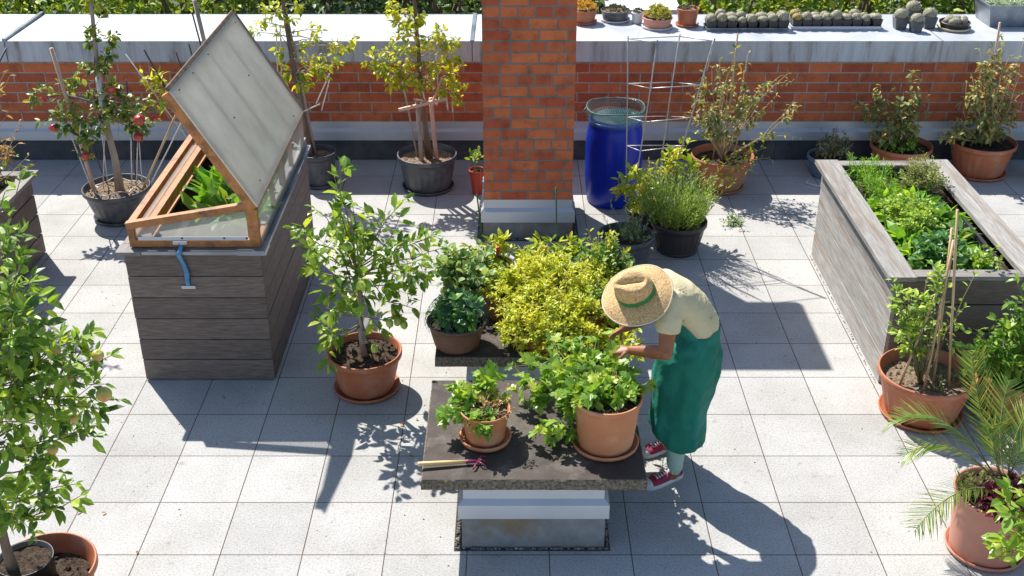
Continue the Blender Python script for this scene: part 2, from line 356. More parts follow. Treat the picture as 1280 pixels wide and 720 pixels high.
# foliage
M['L_citrus']=leafmat('citrus_leaf',[(.05,.12,.022),(.10,.20,.03),(.17,.29,.045),(.30,.38,.06)],.4,.32)
M['L_apple']=leafmat('apple_leaf',[(.04,.10,.02),(.09,.18,.03),(.15,.27,.04),(.25,.36,.055)],.4,.4)
M['L_applered']=leafmat('apple_leaf_autumn',[(.03,.08,.02),(.07,.15,.035),(.13,.20,.05),(.30,.28,.04)],.35,.4)
M['L_pear']=leafmat('pear_leaf_yellowing',[(.10,.18,.02),(.20,.29,.03),(.33,.38,.035),(.45,.42,.04)],.45,.35)
M['L_tomato']=leafmat('wilting_tomato_leaf',[(.07,.11,.04),(.14,.19,.07),(.24,.26,.10),(.40,.30,.11)],.3,.6)
M['L_dry']=leafmat('dried_leaf',[(.16,.09,.04),(.30,.18,.08),(.26,.22,.08),(.42,.28,.12)],.25,.8)
M['L_dull']=leafmat('dull_small_leaf',[(.05,.08,.04),(.10,.14,.07),(.16,.19,.10),(.20,.15,.08)],.25,.6)
M['L_rosemary']=leafmat('rosemary_leaf',[(.08,.16,.03),(.15,.27,.05),(.24,.38,.07),(.34,.46,.09)],.35,.5)
M['L_lav']=leafmat('lavender_leaf',[(.08,.14,.07),(.14,.23,.11),(.20,.30,.15),(.30,.40,.22)],.25,.6)
M['L_basil']=leafmat('yellow_basil_leaf',[(.15,.26,.03),(.31,.40,.04),(.44,.48,.06),(.47,.50,.14)],.38,.45)
M['L_pepper']=leafmat('pepper_leaf',[(.12,.22,.02),(.24,.34,.03),(.38,.42,.04),(.48,.46,.05)],.42,.35)
M['L_pelarg']=leafmat('geranium_leaf',[(.06,.14,.05),(.12,.22,.09),(.20,.31,.15),(.28,.36,.14)],.3,.55)
M['L_fig']=leafmat('lobed_leaf',[(.06,.15,.025),(.11,.23,.035),(.18,.31,.05),(.30,.40,.06)],.42,.4)
M['L_straw']=leafmat('strawberry_leaf',[(.02,.09,.03),(.05,.15,.05),(.09,.21,.08),(.15,.28,.07)],.3,.45)
M['L_veg']=leafmat('salad_leaf',[(.05,.16,.02),(.10,.25,.03),(.18,.35,.04),(.28,.44,.06)],.4,.4)
M['L_vegdk']=leafmat('bed_leaf_dark',[(.025,.09,.02),(.06,.15,.03),(.10,.22,.05),(.22,.30,.05)],.35,.4)
M['L_herb']=leafmat('thyme_leaf',[(.06,.12,.03),(.12,.19,.05),(.20,.26,.08),(.26,.24,.09)],.3,.6)
M['L_palm']=leafmat('palm_leaflet',[(.04,.10,.02),(.07,.15,.03),(.12,.20,.04),(.22,.25,.05)],.35,.4)
M['L_purple']=leafmat('purple_leaf',[(.05,.008,.02),(.11,.015,.045),(.17,.03,.07),(.08,.05,.03)],.25,.4)
M['L_hedge']=leafmat('hedge_leaf_bright',[(.06,.13,.02),(.13,.23,.03),(.22,.33,.04),(.34,.40,.05)],.4,.5)
M['L_hedged']=leafmat('hedge_leaf_dark',[(.02,.055,.02),(.05,.11,.035),(.09,.17,.05),(.17,.26,.07)],.3,.5)
M['L_hedgeb']=leafmat('hedge_leaf_bluish',[(.03,.07,.05),(.06,.12,.08),(.12,.20,.14),(.20,.28,.18)],.3,.5)
M['L_succ']=leafmat('succulent_leaf',[(.35,.20,.04),(.50,.32,.06),(.40,.38,.08),(.55,.20,.08)],.2,.4)
M['L_succg']=leafmat('succulent_leaf_green',[(.10,.20,.05),(.22,.32,.07),(.40,.40,.09),(.5,.18,.07)],.2,.4)
M['L_succd']=leafmat('succulent_leaf_dark',[(.03,.05,.03),(.06,.07,.05),(.10,.10,.07),(.14,.15,.11)],.2,.5)
M['L_succw']=leafmat('silver_succulent_leaf',[(.14,.24,.18),(.25,.36,.29),(.36,.46,.38),(.44,.52,.46)],.15,.6)
def cactusmat(name,a,b_):
    m,nt,b,N,L=newmat(name); v=coord(nt); vo=N.new('ShaderNodeTexVoronoi'); vo.inputs['Scale'].default_value=130; L.new(v,vo.inputs['Vector'])
    L.new(ramp(nt,vo.outputs['Distance'],[(.1,b_),(.5,a)]),b.inputs['Base Color']); b.inputs['Roughness'].default_value=.8; bump(nt,b,vo.outputs['Distance'],.8,.004); return m
M['cactus']=cactusmat('spiny_cactus',(.20,.19,.12),(.80,.70,.52))
M['cactus_y']=cactusmat('golden_cactus',(.30,.22,.05),(.62,.48,.16))
# ------------------------------------------------------------------ world and sun
SUNDIR=Vector((-.48,.685,1)).normalized()
w=bpy.data.worlds.new('World'); SC.world=w; w.use_nodes=True; nt=w.node_tree; bg=nt.nodes['Background']
sky=nt.nodes.new('ShaderNodeTexSky'); sky.sky_type='NISHITA'; sky.sun_disc=False
sky.sun_elevation=math.asin(SUNDIR.z); sky.sun_rotation=math.atan2(SUNDIR.x,SUNDIR.y); sky.air_density=1.0; sky.dust_density=.6; sky.ozone_density=1
nt.links.new(sky.outputs[0],bg.inputs['Color']); bg.inputs['Strength'].default_value=.10
sun=bpy.data.lights.new('sun','SUN'); sun.energy=4.6; sun.angle=math.radians(.53); sun.color=(1,.955,.88)
so=bpy.data.objects.new('sun',sun); COL.objects.link(so); so.rotation_euler=SUNDIR.to_track_quat('Z','Y').to_euler(); so.location=(-5,8,12)
SC.view_settings.view_transform='Standard'; SC.view_settings.look='None'; SC.view_settings.gamma=1
SC.view_settings.exposure=.95; SC.view_settings.use_curve_mapping=False
SC.render.engine='CYCLES'; SC.cycles.max_bounces=8; SC.cycles.transparent_max_bounces=16
# ------------------------------------------------------------------ setting
WY=11.804
m=MB(); m.add([(-14,-6,0),(14,-6,0),(14,WY+.2,0),(-14,WY+.2,0)],[(0,1,2,3)]); tag(m.build('terrace_floor',M['paver']),kind='structure')
m=MB(); m.add([(-80,WY+.9,-.6),(80,WY+.9,-.6),(80,160,-.6),(-80,160,-.6)],[(0,1,2,3)])
M['ground']=surf('planted_ground',(.03,.05,.015),(.08,.10,.04),3,.95,.6,20); tag(m.build('garden_ground',M['ground']),kind='structure')
# parapet wall
pw=empty('parapet_wall',(0,WY,0),'long low brick parapet wall with pale metal coping behind the pots','wall')
def par(o,root): o.parent=root; o.matrix_parent_inverse=Matrix.Translation(root.location).inverted(); return o
def profx(mb,x0,x1,pts,mat=0):
    R=[[(x,y,z) for y,z in pts] for x in (x0,x1)]
    mb.rings(R,mat,smooth=False,closed=False)
m=MB(); m.box((-14,WY,.40),(14,WY+.95,1.17)); par(m.build('brickwork',M['brick_wall']),pw)
m=MB()
for x0,x1 in ((-14,-9.2),(-9.196,-4.6),(-4.596,-1.03),(-1.026,2.9),(2.904,8),(8.004,14)): m.box((x0,WY+.006,-.02),(x1,WY+.9,.43))
par(m.build('upstand',M['upstand']),pw)
m=MB()
for x0,x1 in ((-14,-4.3),(-4.297,1.7),(1.703,7.7),(7.703,14)):
    profx(m,x0,x1,[(WY-.002,.448),(WY-.004,.37),(WY-.035,.34),(WY-.038,.245),(WY-.028,.243),(WY-.01,.33)])
par(m.build('base_flashing',M['flash']),pw)
CT=1.352
m=MB(); m2=MB()
xs=[-14,-6.15,-4.93,-.62,4.62,9.5,14]
xs=[-14,-9.4,-5.33,-.42,4.52,9.4,14]
for a,b in zip(xs,xs[1:]):
    m.add([(a+.004,WY-.045,CT),(b-.004,WY-.045,CT),(b-.004,WY+1.06,CT-.006),(a+.004,WY+1.06,CT-.006)],[(0,1,2,3)])
    m2.add([(a+.004,WY-.047,1.13),(b-.004,WY-.047,1.13),(b-.004,WY-.047,CT),(a+.004,WY-.047,CT)],[(0,1,2,3)])
    m2.add([(a+.004,WY-.047,1.13),(b-.004,WY-.047,1.13),(b-.004,WY-.001,1.14),(a+.004,WY-.001,1.14)],[(3,2,1,0)])
    m2.add([(a+.004,WY+1.061,1.13),(b-.004,WY+1.061,1.13),(b-.004,WY+1.061,CT),(a+.004,WY+1.061,CT)],[(3,2,1,0)])
par(m.build('coping_top',M['zinc']),pw); par(m2.build('coping_edge',M['zinc_front']),pw)
m=MB()
for a,h in ((-5.33,.026),(-.42,.010)): m.box((a-.02,WY-.05,CT-.01),(a+.02,WY+1.065,CT+h))
m.box((4.512,WY-.05,1.13),(4.528,WY-.045,CT+.004))
par(m.build('standing_seam',M['sheet_metal']),pw)
m=MB(); m.box((-14,WY+.02,1.1),(14,WY+1.03,CT-.02)); par(m.build('coping_core',M['upstand']),pw)
# flashing collar round a block
def collar(mb,x0,x1,y0,y1,zb,zt,out=.035,mat=0):
    h=zt-zb
    mb.rect([(x0-out+.012,x1+out-.012,y0-out+.012,y1+out-.012,zb+.02),(x0-out,x1+out,y0-out,y1+out,zb),(x0-out,x1+out,y0-out,y1+out,zb+h*.48),(x0-.004,x1+.004,y0-.004,y1+.004,zb+h*.62),(x0-.004,x1+.004,y0-.004,y1+.004,zt)],mat,cap1=False)
# brick column (chimney shaft)
cr=empty('brick_column',(.15,10.2,0),'tall square orange brick chimney shaft rising out of the picture','chimney')
m=MB(); m.box((-.262,9.80,.30),(.562,10.60,3.22)); par(m.build('shaft',M['brick_col']),cr)
m=MB(); m.box((-.272,9.79,-.02),(.572,10.61,.30)); par(m.build('base',M['upstand_grey']),cr)
m=MB(); collar(m,-.262,.562,9.80,10.60,.176,.40,.03); par(m.build('base_flashing',M['flash']),cr)
m=MB(); m.box((-.55,9.70,3.22),(.89,10.74,3.30)); par(m.build('cap_slab',M['slab_side']),cr)
# gravel strips in gaps round the blocks
def gravel(name,x0,x1,y0,y1,label,ix0,ix1,iy0,iy1):
    m=MB(); z=.004
    for a,b,c,d in ((x0,x1,y0,iy0),(x0,x1,iy1,y1),(x0,ix0,iy0,iy1),(ix1,x1,iy0,iy1)):
        m.add([(a,c,z),(b,c,z),(b,d,z),(a,d,z)],[(0,1,2,3)],0)
        k=int((b-a)*(d-c)*3800)
        for _ in range(k):
            r=random.uniform(.006,.014); m.blob((random.uniform(a+r,b-r),random.uniform(c+r,d-r),z+r*.4),(r,r*.8,r*.6),1,5,3)
    tag(m.build(name,[M['gravel_bed'],M['gravel']]),kind='stuff',label=label,cat='gravel')
gravel('gravel',-.355,.60,5.375,6.55,'narrow strip of dark gravel round the foot of the near slab pedestal',-.312,.568,5.405,6.5)
gravel('gravel',-.33,.635,9.73,10.66,'dark gravel strip round the foot of the brick chimney',-.274,.574,9.788,10.612)
# two slab-topped pedestals
def pedestal(y0,y1,py0,py1,label,split):
    r=empty('slab_table',(.13,(y0+y1)/2,0),label,'stone table','low slab-topped blocks used as plant tables')
    m=MB(); m.box((-.305,py0,-.02),(.563,py1,.30)); par(m.build('pedestal',M['upstand_grey']),r)
    m=MB(); collar(m,-.288,.548,py0+.012,py1-.012,.245,.452,.035); par(m.build('flashing',M['flash']),r)
    m=MB(); 
    R=[]
    for k,(z,o) in enumerate(((.455,.004),(.46,0),(.522,0),(.53,.006))):
        ring=[]; 
        for (ax,ay),(bx,by) in zip(((-.54,y0),(.80,y0),(.80,y1),(-.54,y1)),((.80,y0),(.80,y1),(-.54,y1),(-.54,y0))):
            for i in range(24):
                t=i/24; x=ax+(bx-ax)*t; y=ay+(by-ay)*t
                cx=.13;cy=(y0+y1)/2; j=random.uniform(0,.0035)+o
                ring.append((x-math.copysign(j,x-cx),y-math.copysign(j,y-cy),z))
        R.append(ring)
    m.rings(R[:3],1,smooth=False,cap0=True); m.rings(R[2:],1,smooth=False)
    m.add(R[3],[tuple(range(len(R[3])))],0)
    par(m.build('slab',[M['slab_top'],M['slab_side']]),r); return r
pedestal(5.385,6.48,5.404,6.45,'near dark stone slab on a white flashed pedestal holding two terracotta pots',0)
pedestal(6.76,8.05,6.80,8.0,'rear dark stone slab table crowded with yellow basil and net covered bowls',0)
# ------------------------------------------------------------------ wooden boxes
BX0,BX1,BY0,BY1=-2.775,-1.80,7.30,9.36
r=empty('cold_frame_planter',((BX0+BX1)/2,(BY0+BY1)/2,0),'tall dark plank planter box topped by a pine cold frame with open lid','planter')
m=MB()
for k in range(6):
    z0=.012+k*.176; z1=z0+.169
    j=random.uniform(-.003,.003)
    m.box((BX0+j,BY0,z0),(BX1,BY0+.028,z1)); m.box((BX0,BY1-.028,z0),(BX1,BY1,z1))
    m.box((BX1-.028,BY0+.030,z0),(BX1+j,BY1-.030,z1)); m.box((BX0,BY0+.030,z0),(BX0+.028,BY1-.030,z1))
par(m.build('plank_sides',M['wood_dark']),r)
m=MB(); m.box((BX0+.03,BY0+.03,.0),(BX1-.03,BY1-.03,.98)); par(m.build('liner',M['blackcloth']),r)
m=MB(); m.box((BX0-.05,BY0-.035,1.072),(BX0+.13,BY0+.11,1.098)); m.box((BX0-.04,BY0+.115,1.072),(BX0+.12,BY1+.02,1.098)); m.box((BX0+.125,BY1-.12,1.072),(BX1+.02,BY1+.02,1.098))
m.box((BX1-.07,BY0+.3,1.10),(BX1-.0,BY1+.03,1.17),M=None)
par(m.build('rim_board',M['wood_cap']),r)
m=MB(); m.rect([(BX0+.135,BX1+.04,BY0-.03,BY0+.12,1.075),(BX0+.135,BX1+.04,BY0-.03,BY0+.12,1.10)],cap0=True)
m.box((BX1-.10,BY0+.123,1.073),(BX1+.04,BY1+.02,1.103)); m.box((BX1-.16,BY0-.031,1.07),(BX1+.045,BY0+.125,1.106))
par(m.build('metal_cover',M['sheet_metal']),r)
m=MB(); m.box((BX0+.03,BY0+.06,.95),(BX1-.05,BY1-.06,1.0)); 
for _ in range(160): m.blob((random.uniform(BX0+.1,BX1-.1),random.uniform(BY0+.12,BY1-.12),1.0),random.uniform(.01,.03),0,5,4,.3)
par(m.build('soil',M['soil']),r)
# frame
FX0,FX1,FY0,FY1=-2.735,-1.80,7.335,9.30; ZB=1.108; ZL=1.27; ZR=1.43
def zt(x): return ZL+(ZR-ZL)*(x-FX0)/(FX1-FX0)
fr=None; m=MB()
for y in (FY0,FY1-.04):
    m.box((FX0,y,ZB),(FX1,y+.04,ZB+.055)); 
    m.box((FX0,y-.002,ZB+.055),(FX0+.045,y+.042,ZL-.01)); m.box((FX1-.075,y-.002,ZB+.055),(FX1,y+.042,ZR-.03))
    m.beam((FX0-.005,y+.02,zt(FX0)),(FX1-.01,y+.02,zt(FX1)),.05,.05)
m.box((FX0,FY0+.04,ZB),(FX0+.04,FY1-.04,ZB+.05)); m.box((FX0-.005,FY0+.045,ZL-.03),(FX0+.045,FY1-.045,ZL+.02))
m.box((FX0+.14,FY0+.045,ZL-.045),(FX0+.185,FY1-.045,ZL+.03)); m.box((FX0+.05,FY0+.05,ZB+.0),(FX0+.135,FY1-.05,ZB+.02))
m.box((FX1-.045,FY0+.04,ZR-.06),(FX1-.005,FY1-.04,ZR-.02)); m.box((FX1-.04,FY0+.04,ZB),(FX1,FY1-.04,ZB+.05))
m.box((FX1-.04,FY0+1.0,ZB+.05),(FX1+.003,FY0+1.05,ZR-.06))
for y in (FY0+.6,FY0+1.4): m.box((FX1-.035,y,ZB+.05),(FX1-.004,y+.04,ZR-.06))
par(m.build('pine_frame',M['wood_orange']),r)
m=MB()
m.add([(FX0+.05,FY0+.008,ZB+.06),(FX1-.08,FY0+.008,ZB+.06),(FX1-.08,FY0+.008,zt(FX1-.08)-.03),(FX0+.05,FY0+.008,zt(FX0+.05)-.03)],[(0,1,2,3)])
m.add([(FX1+.006,FY0+.02,ZB+.01),(FX1+.006,FY1-.02,ZB+.01),(FX1+.006,FY1-.02,ZR-.03),(FX1+.006,FY0+.02,ZR-.03)],[(0,1,2,3)])
m.add([(FX0+.02,FY0+.05,ZB+.05),(FX0+.02,FY1-.05,ZB+.05),(FX0+.02,FY1-.05,ZL-.02),(FX0+.02,FY0+.05,ZL-.02)],[(0,1,2,3)])
par(m.build('side_glazing',M['poly_clear']),r)
m=MB(); m.box((FX0+.07,FY0-.012,ZB+.058),(FX1-.08,FY0-.006,ZB+.085)); 
sg=par(m.build('glazing_strip',M['flash']),r)
m=MB(); 
for x in (FX0+.06,-2.35,-2.05,FX1-.09):
    m=MB(); m.blob((x,FY0-.014,ZB+.075),(.008,.005,.008),0,8,5); par(m.build('screw',M['darkrod']),r)
# lid, hinged on the right side
H0=Vector((FX1+.012,0,ZR)); TP=Vector((-2.285,0,2.27)); dl=(TP-H0); LL=dl.length; dl.normalize(); nl=Vector((-dl.z,0,dl.x))*-1
lid_m=MB(); rail=MB()
LY0,LY1=FY0-.015,FY1+.02
def LP(s,y,o): q=H0+dl*s+nl*o; return Vector((q.x,y,q.z))
rail.beam(LP(0,LY0+.02,-.036),LP(LL,LY0+.02,-.036),.066,.055,up=(0,1,0)); rail.beam(LP(0,LY1-.02,-.03),LP(LL,LY1-.02,-.03),.04,.055,up=(0,1,0))
for y in (LY0+.52,LY0+1.0,LY0+1.48): rail.beam(LP(.05,y,-.03),LP(LL-.05,y,-.03),.04,.03,up=(0,1,0))
rail.beam(LP(.02,LY0+.04,-.03),LP(.02,LY1-.04,-.03),.05,.035,up=tuple(nl)); rail.beam(LP(LL-.02,LY0+.04,-.03),LP(LL-.02,LY1-.04,-.03),.05,.035,up=tuple(nl))
for s_ in (): rail.beam(LP(s_,LY0+.04,-.035),LP(s_,LY1-.04,-.035),.03,.02,up=tuple(nl))
ld=par(rail.build('lid',M['wood_orange']),r)
a,b,c,d=LP(.0,LY0-.01,.006),LP(.0,LY1+.01,.006),LP(LL+.015,LY1+.01,.006),LP(LL+.015,LY0-.01,.006)
lid_m.add([a,b,c,d]+[p-nl*.008 for p in (a,b,c,d)],[(0,1,2,3),(7,6,5,4),(0,4,5,1),(1,5,6,2),(2,6,7,3),(3,7,4,0)])
o=lid_m.build('lid_glazing',M['poly']); o.parent=ld
m=MB()
for s_,y in ((.08,LY0+.3),(.5,LY0+.62),(LL*.6,LY0+1.4),(LL-.04,LY0+.12),(LL-.04,LY0+.5),(LL-.04,LY0+.95),(LL-.05,LY1-.12),(.07,LY1-.3)):
    for _ in (0,): 
        q=LP(s_,y,.012); m.blob(q,.007,0,6,4)
e_=.012
m.beam(LP(LL+.02,LY0-.01,-.002),LP(LL+.02,LY1+.01,-.002),.03,.02,up=tuple(nl)); m.beam(LP(0,LY1+.012,-.0),LP(LL,LY1+.012,0),.02,.03,up=(0,1,0))
o=m.build('lid_edging',M['bark']); o.parent=ld
# blue strap on front
m=MB(); x=-2.375
pts=[(x,FY0-.012,1.150),(x+.012,FY0-.016,1.13),(x+.016,BY0-.04,1.108),(x+.004,BY0-.045,1.08),(x+.018,BY0-.018,1.0),(x+.034,BY0-.022,.93),(x+.028,BY0-.012,.85),(x+.03,BY0-.008,.81)]
R=[[(px-.018+.003*math.sin(i*2),py,pz),(px-.008,py-.008,pz),(px+.01,py-.003,pz),(px+.018-.003*math.sin(i),py-.001,pz),(px,py+.004,pz)] for i,(px,py,pz) in enumerate(pts)]
m.rings(R,cap0=True,cap1=True); par(m.build('strap',M['strap']),r)
m=MB(); m.box((x-.045,FY0-.02,1.135),(x+.055,FY0-.003,1.155)); par(m.build('strap_plate',M['flash']),r); m=MB(); m.box((x-.02,BY0-.016,.795),(x+.08,BY0-.002,.818)); par(m.build('strap_plate',M['flash']),r)
# raised bed on the right
RX0,RX1,RY0,RY1,RT=2.765,3.80,7.255,9.43,.93
def bed(name,x0,x1,y0,y1,top,lw,n,label,mside,mfront,mcap,wcap,fcap=.11,soil=.12):
    r=empty(name,((x0+x1)/2,(y0+y1)/2,0),label,'planter')
    ms_=[MB() for _ in range(4)]; h=(top-.03)/n
    for k in range(n):
        z0=.012+k*h; z1=z0+h-.014
        j=random.uniform(-.004,.004)
        ms_[0].box((x0+j,y0+.002,z0),(x0+.03,y1-.002,z1)); ms_[1].box((x1-.03,y0+.002,z0),(x1,y1-.002,z1))
        ms_[2].box((x0+.032,y0+j,z0),(x1-.032,y0+.03,z1)); ms_[3].box((x0+.032,y1-.03,z0),(x1-.032,y1,z1))
    for q_,(nm,mm) in enumerate((('plank_side',mside),('plank_side',mside),('plank_end',mfront),('plank_end',mfront))): par(ms_[q_].build(nm,mm),r)
    m=MB(); t=.035
    m.box((x0-.07,y0-.05,top-t),(x0-.07+wcap,y1+.04,top)); par(m.build('cap_board',mcap),r); m=MB(); m.box((x1+.07-wcap,y0-.05,top-t+.001),(x1+.07,y1+.04,top+.002))
    par(m.build('cap_board',mcap),r)
    m=MB(); m.box((x0-.068+wcap,y0-.028,top-t-.002),(x1+.068-wcap,y0-.028+fcap,top-.006)); par(m.build('end_cap_board',M['wood_greyx']),r); m=MB(); m.box((x0-.068+wcap,y1+.03-fcap,top-t-.002),(x1+.068-wcap,y1+.03,top-.006))
    par(m.build('end_cap_board',M['wood_greyx']),r)
    m=MB(); m.box((x0+.035,y0+.035,.0),(x1-.035,y1-.035,top-soil))
    for _ in range(260): m.blob((random.uniform(x0+.15,x1-.15),random.uniform(y0+.12,y1-.12),top-soil),random.uniform(.01,.035),0,5,4,.3)
    par(m.build('soil',M['soil']),r); return r
bed('raised_bed',RX0,RX1,RY0,RY1,RT,.2,4,'weathered silver grey raised bed full of salad greens beside the right pots',M['wood_grey'],M['wood_dark'],M['wood_grey'],.20)
bed('raised_bed',-5.6,-4.33,7.6,9.50,.80,.2,4,'dark plank raised bed cut off by the left edge of the picture',M['wood_dark'],M['wood_dark'],M['wood_cap'],.13)
# dark drip line / debris under right bed
m=MB()
for _ in range(130):
    y=random.uniform(7.25,9.45); q=random.uniform(.002,.006); m.blob((2.755-abs(random.gauss(0,.006)),y,q*.4+.001),(q,q,q*.6),0,5,3)
tag(m.build('leaf_litter',M['gravel']),kind='stuff',label='line of dirt crumbs along the foot of the silver raised bed',cat='dirt')
m=MB()
for _ in range(150):
    x,y=random.uniform(-4,4),random.uniform(4.8,10.6); q=random.uniform(.002,.007); m.blob((x,y,.002),(q,q*.8,q*.4),0,5,3)
for _ in range(60):
    x,y=random.uniform(-.9,.9),random.uniform(5.5,7.8)
    m.blob((x,y,.004),(.006,.004,.002),0,5,3)
tag(m.build('crumb',M['drysoil']),kind='stuff',label='scattered crumbs of soil and dead leaf on the paving',cat='dirt')

# ------------------------------------------------------------------ pots
def pot_parts(root,R,h,k,mat,rib=True,saucer=None,soilmat='soil',sd=.05,rim=.05,thick=.012,sq=1.0):
    rb=R*k; n=96 if R>.12 else 48; rimh=min(rim,h*.25)
    z0=.012 if saucer else 0.0
    def rr(z): return rb+(R*.94-rb)*((z-z0)/(h-rimh-z0))
    P=[(rb*.3,z0),(rb*.96,z0),(rb,z0+.008)]; rb_=[0,0,0]
    a=.010 if rib else 0
    zs=[z0+.02+(h-rimh-z0-.05)*i/5 for i in range(6)]
    for i,z in enumerate(zs):
        P.append((rr(z),z)); rb_.append(a if i in (1,2,3,4) else 0)
    P+= [(rr(h-rimh),h-rimh),(R*.985,h-rimh+.003),(R,h-rimh+.010),(R,h-.006),(R-.004,h),(R-thick,h),(R-thick-.003,h-.006),(R*.94-thick,h-rimh),(rr(h-sd-.03)-thick,h-sd-.03)]
    rb_+=[0]*9
    m=MB(); m.lathe(P,n,rib=rb_); o=m.build('pot',M[mat],root)
    m=MB(); rs=rr(h-sd)-thick+.002; nn=28; R0=[]
    for i in range(7):
        q=rs*(1-i/6.5); ring=[]
        for j in range(nn):
            t=2*PI*j/nn; ring.append((q*math.cos(t),q*math.sin(t),h-sd+random.uniform(-.008,.010)*(1 if i else .2)+.008*(i/6)))
        R0.append(ring)
    m.rings(R0,cap1=True)
    for _ in range(int(420*R)):
        t=random.uniform(0,2*PI); q=rs*.95*math.sqrt(random.random()); m.blob((q*math.cos(t),q*math.sin(t),h-sd+.004),random.uniform(.004,.012),0,5,3,.3)
    m.build('soil',M[soilmat],root)
    if saucer:
        rs_=rb+saucer; m=MB()
        m.lathe([(rs_*.5,.001),(rs_*.9,.001),(rs_*.97,.012),(rs_,.034),(rs_-.006,.037),(rs_-.012,.034),(rs_*.93-.008,.012),(rs_*.5,.009),(0.001,.009)],56); m.build('saucer',M[mat],root)
    return h-sd
def root_of(name,x,y,z,label,cat,group=None): return empty(name,(x,y,z),label,cat,group)
# ------------------------------------------------------------------ vegetation
def rv(a=1): return Vector((random.gauss(0,a),random.gauss(0,a),random.gauss(0,a)))
def limb(a,b,wob=.04,n=6,sag=0,ctrl=None):
    a=Vector(a); b=Vector(b); L=(b-a).length; c=(a+b)/2+rv(wob*L)+Vector((0,0,-sag*L)) if ctrl is None else Vector(ctrl)
    out=[]
    for i in range(n+1):
        t=i/n; p=a*(1-t)**2+c*2*t*(1-t)+b*t*t
        if 0<i<n: p=p+rv(wob*L*.15)
        out.append(p)
    return out
def along(pts,t):
    t=max(0,min(.9999,t))*(len(pts)-1); i=int(t); f=t-i; return pts[i].lerp(pts[i+1],f),(pts[i+1]-pts[i])
class Fol:
    def __init__(s): s.P=[];s.D=[];s.N=[];s.L=[];s.W=[];s.R=[]
    def one(s,p,d,L,W,up=.9,r=None,nrm=None):
        d=Vector(d)
        n=Vector((0,0,up))+rv(.38) if nrm is None else Vector(nrm)
        if abs(n.normalized().dot(d.normalized()))>.96: n=n+Vector((.5,.3,0))
        s.P.append(tuple(p));s.D.append(tuple(d));s.N.append(tuple(n));s.L.append(L);s.W.append(W);s.R.append(random.random() if r is None else r)
    def along(s,pts,t0,t1,num,L,ar,spread=.9,fwd=.5,up=.9,droop=0,rr=None,ps=0.012,tipn=2):
        for i in range(num):
            t=t0+(t1-t0)*(i+random.random()*.8)/num; p,d=along(pts,t); d=d.normalized()
            o=rv(1); o=o-d*o.dot(d); o.normalize()
            dd=o*spread+d*fwd+Vector((0,0,-droop+random.uniform(-.1,.2)))
            l=L*random.uniform(.45,1.25); r=random.random() if rr is None else min(1,max(0,random.gauss(*rr)))
            s.one(p+dd.normalized()*ps,dd,l,l*ar*random.uniform(.85,1.15),up,r)
        for i in range(tipn):
            p,d=along(pts,t1); dd=d.normalized()+rv(.45); l=L*random.uniform(.6,1.0); s.one(p,dd,l,l*ar,up,random.random() if rr is None else min(1,max(0,random.gauss(*rr))))
    def put(s,mb,tpl=T_LEAF,droop=.2,fold=.25,mat=0): mb.leaves(tpl,s.P,s.D,s.N,np.array(s.L),np.array(s.W),mat,np.array(s.R),droop,fold)
def tips_in(c,r,n,zmin=-1,hollow=.3):
    out=[]
    while len(out)<n:
        v=Vector((random.uniform(-1,1),random.uniform(-1,1),random.uniform(zmin,1)))
        if hollow<v.length<1: out.append(Vector((c[0]+v.x*r[0],c[1]+v.y*r[1],c[2]+v.z*r[2])))
    return out
def shrub(root,base,tips,leafL,ar,leafmat_,perlimb=10,stem='twig',srad=.006,tpl=T_LEAF,nsub=3,sublen=.12,subleaf=7,t0=.35,wob=.08,trunk=None,droop=.2,sag=0,up=.9,rr=None,names=('stem','foliage'),spread=.9,fwd=.5,fold=.25,ldroop=0,ps=.012):
    """base: point or trunk polyline; builds stem mesh and foliage mesh"""
    ms=MB(); fo=Fol()
    for tp in tips:
        tp=Vector(tp)
        if trunk is not None:
            # leave the trunk below the tip
            best=None
            for q in range(8):
                t=random.uniform(.35,.98); p,_d=along(trunk,t)
                sc=abs((tp-p).length)+ (0 if p.z<tp.z else (p.z-tp.z)*1.5)
                if best is None or sc<best[0]: best=(sc,p)
            b0=best[1]
        else: b0=Vector(base)+Vector((random.uniform(-1,1),random.uniform(-1,1),0))*.02
        pts=limb(b0,tp,wob,6,sag); k=len(pts)
        ms.tube(pts,[srad*(1-.65*i/(k-1)) for i in range(k)],5)
        fo.along(pts,t0,1,perlimb,leafL,ar,spread,fwd,up,ldroop,rr,ps)
        for _ in range(nsub):
            p,d=along(pts,random.uniform(max(.3,t0-.1),.95)); dd=(d.normalized()*.6+rv(.7)+Vector((0,0,.15))).normalized()
            sp=limb(p,p+dd*sublen*random.uniform(.5,1.3),wob,3); ms.tube(sp,[srad*.4,srad*.32,srad*.25,srad*.2],4)
            fo.along(sp,.2,1,subleaf,leafL,ar,spread,fwd,up,ldroop,rr,ps)
    if trunk is None or True: ms.build(names[0],M[stem],root)
    mb=MB(); fo.put(mb,tpl,droop,fold); mb.build(names[1],M[leafmat_],root)
    return fo
def trunk_part(root,pts,r0,r1,mat='bark',name='trunk',n=9):
    k=len(pts); m=MB(); m.tube(pts,[r0+(r1-r0)*i/(k-1)+ (r0*.35 if i==0 else 0) for i in range(k)],n); return m.build(name,M[mat],root)
def stick(root,a,b,r=.006,mat='cane',name='stake'):
    m=MB(); m.tube(limb(a,b,.004,4),r,7); return m.build(name,M[mat],root)
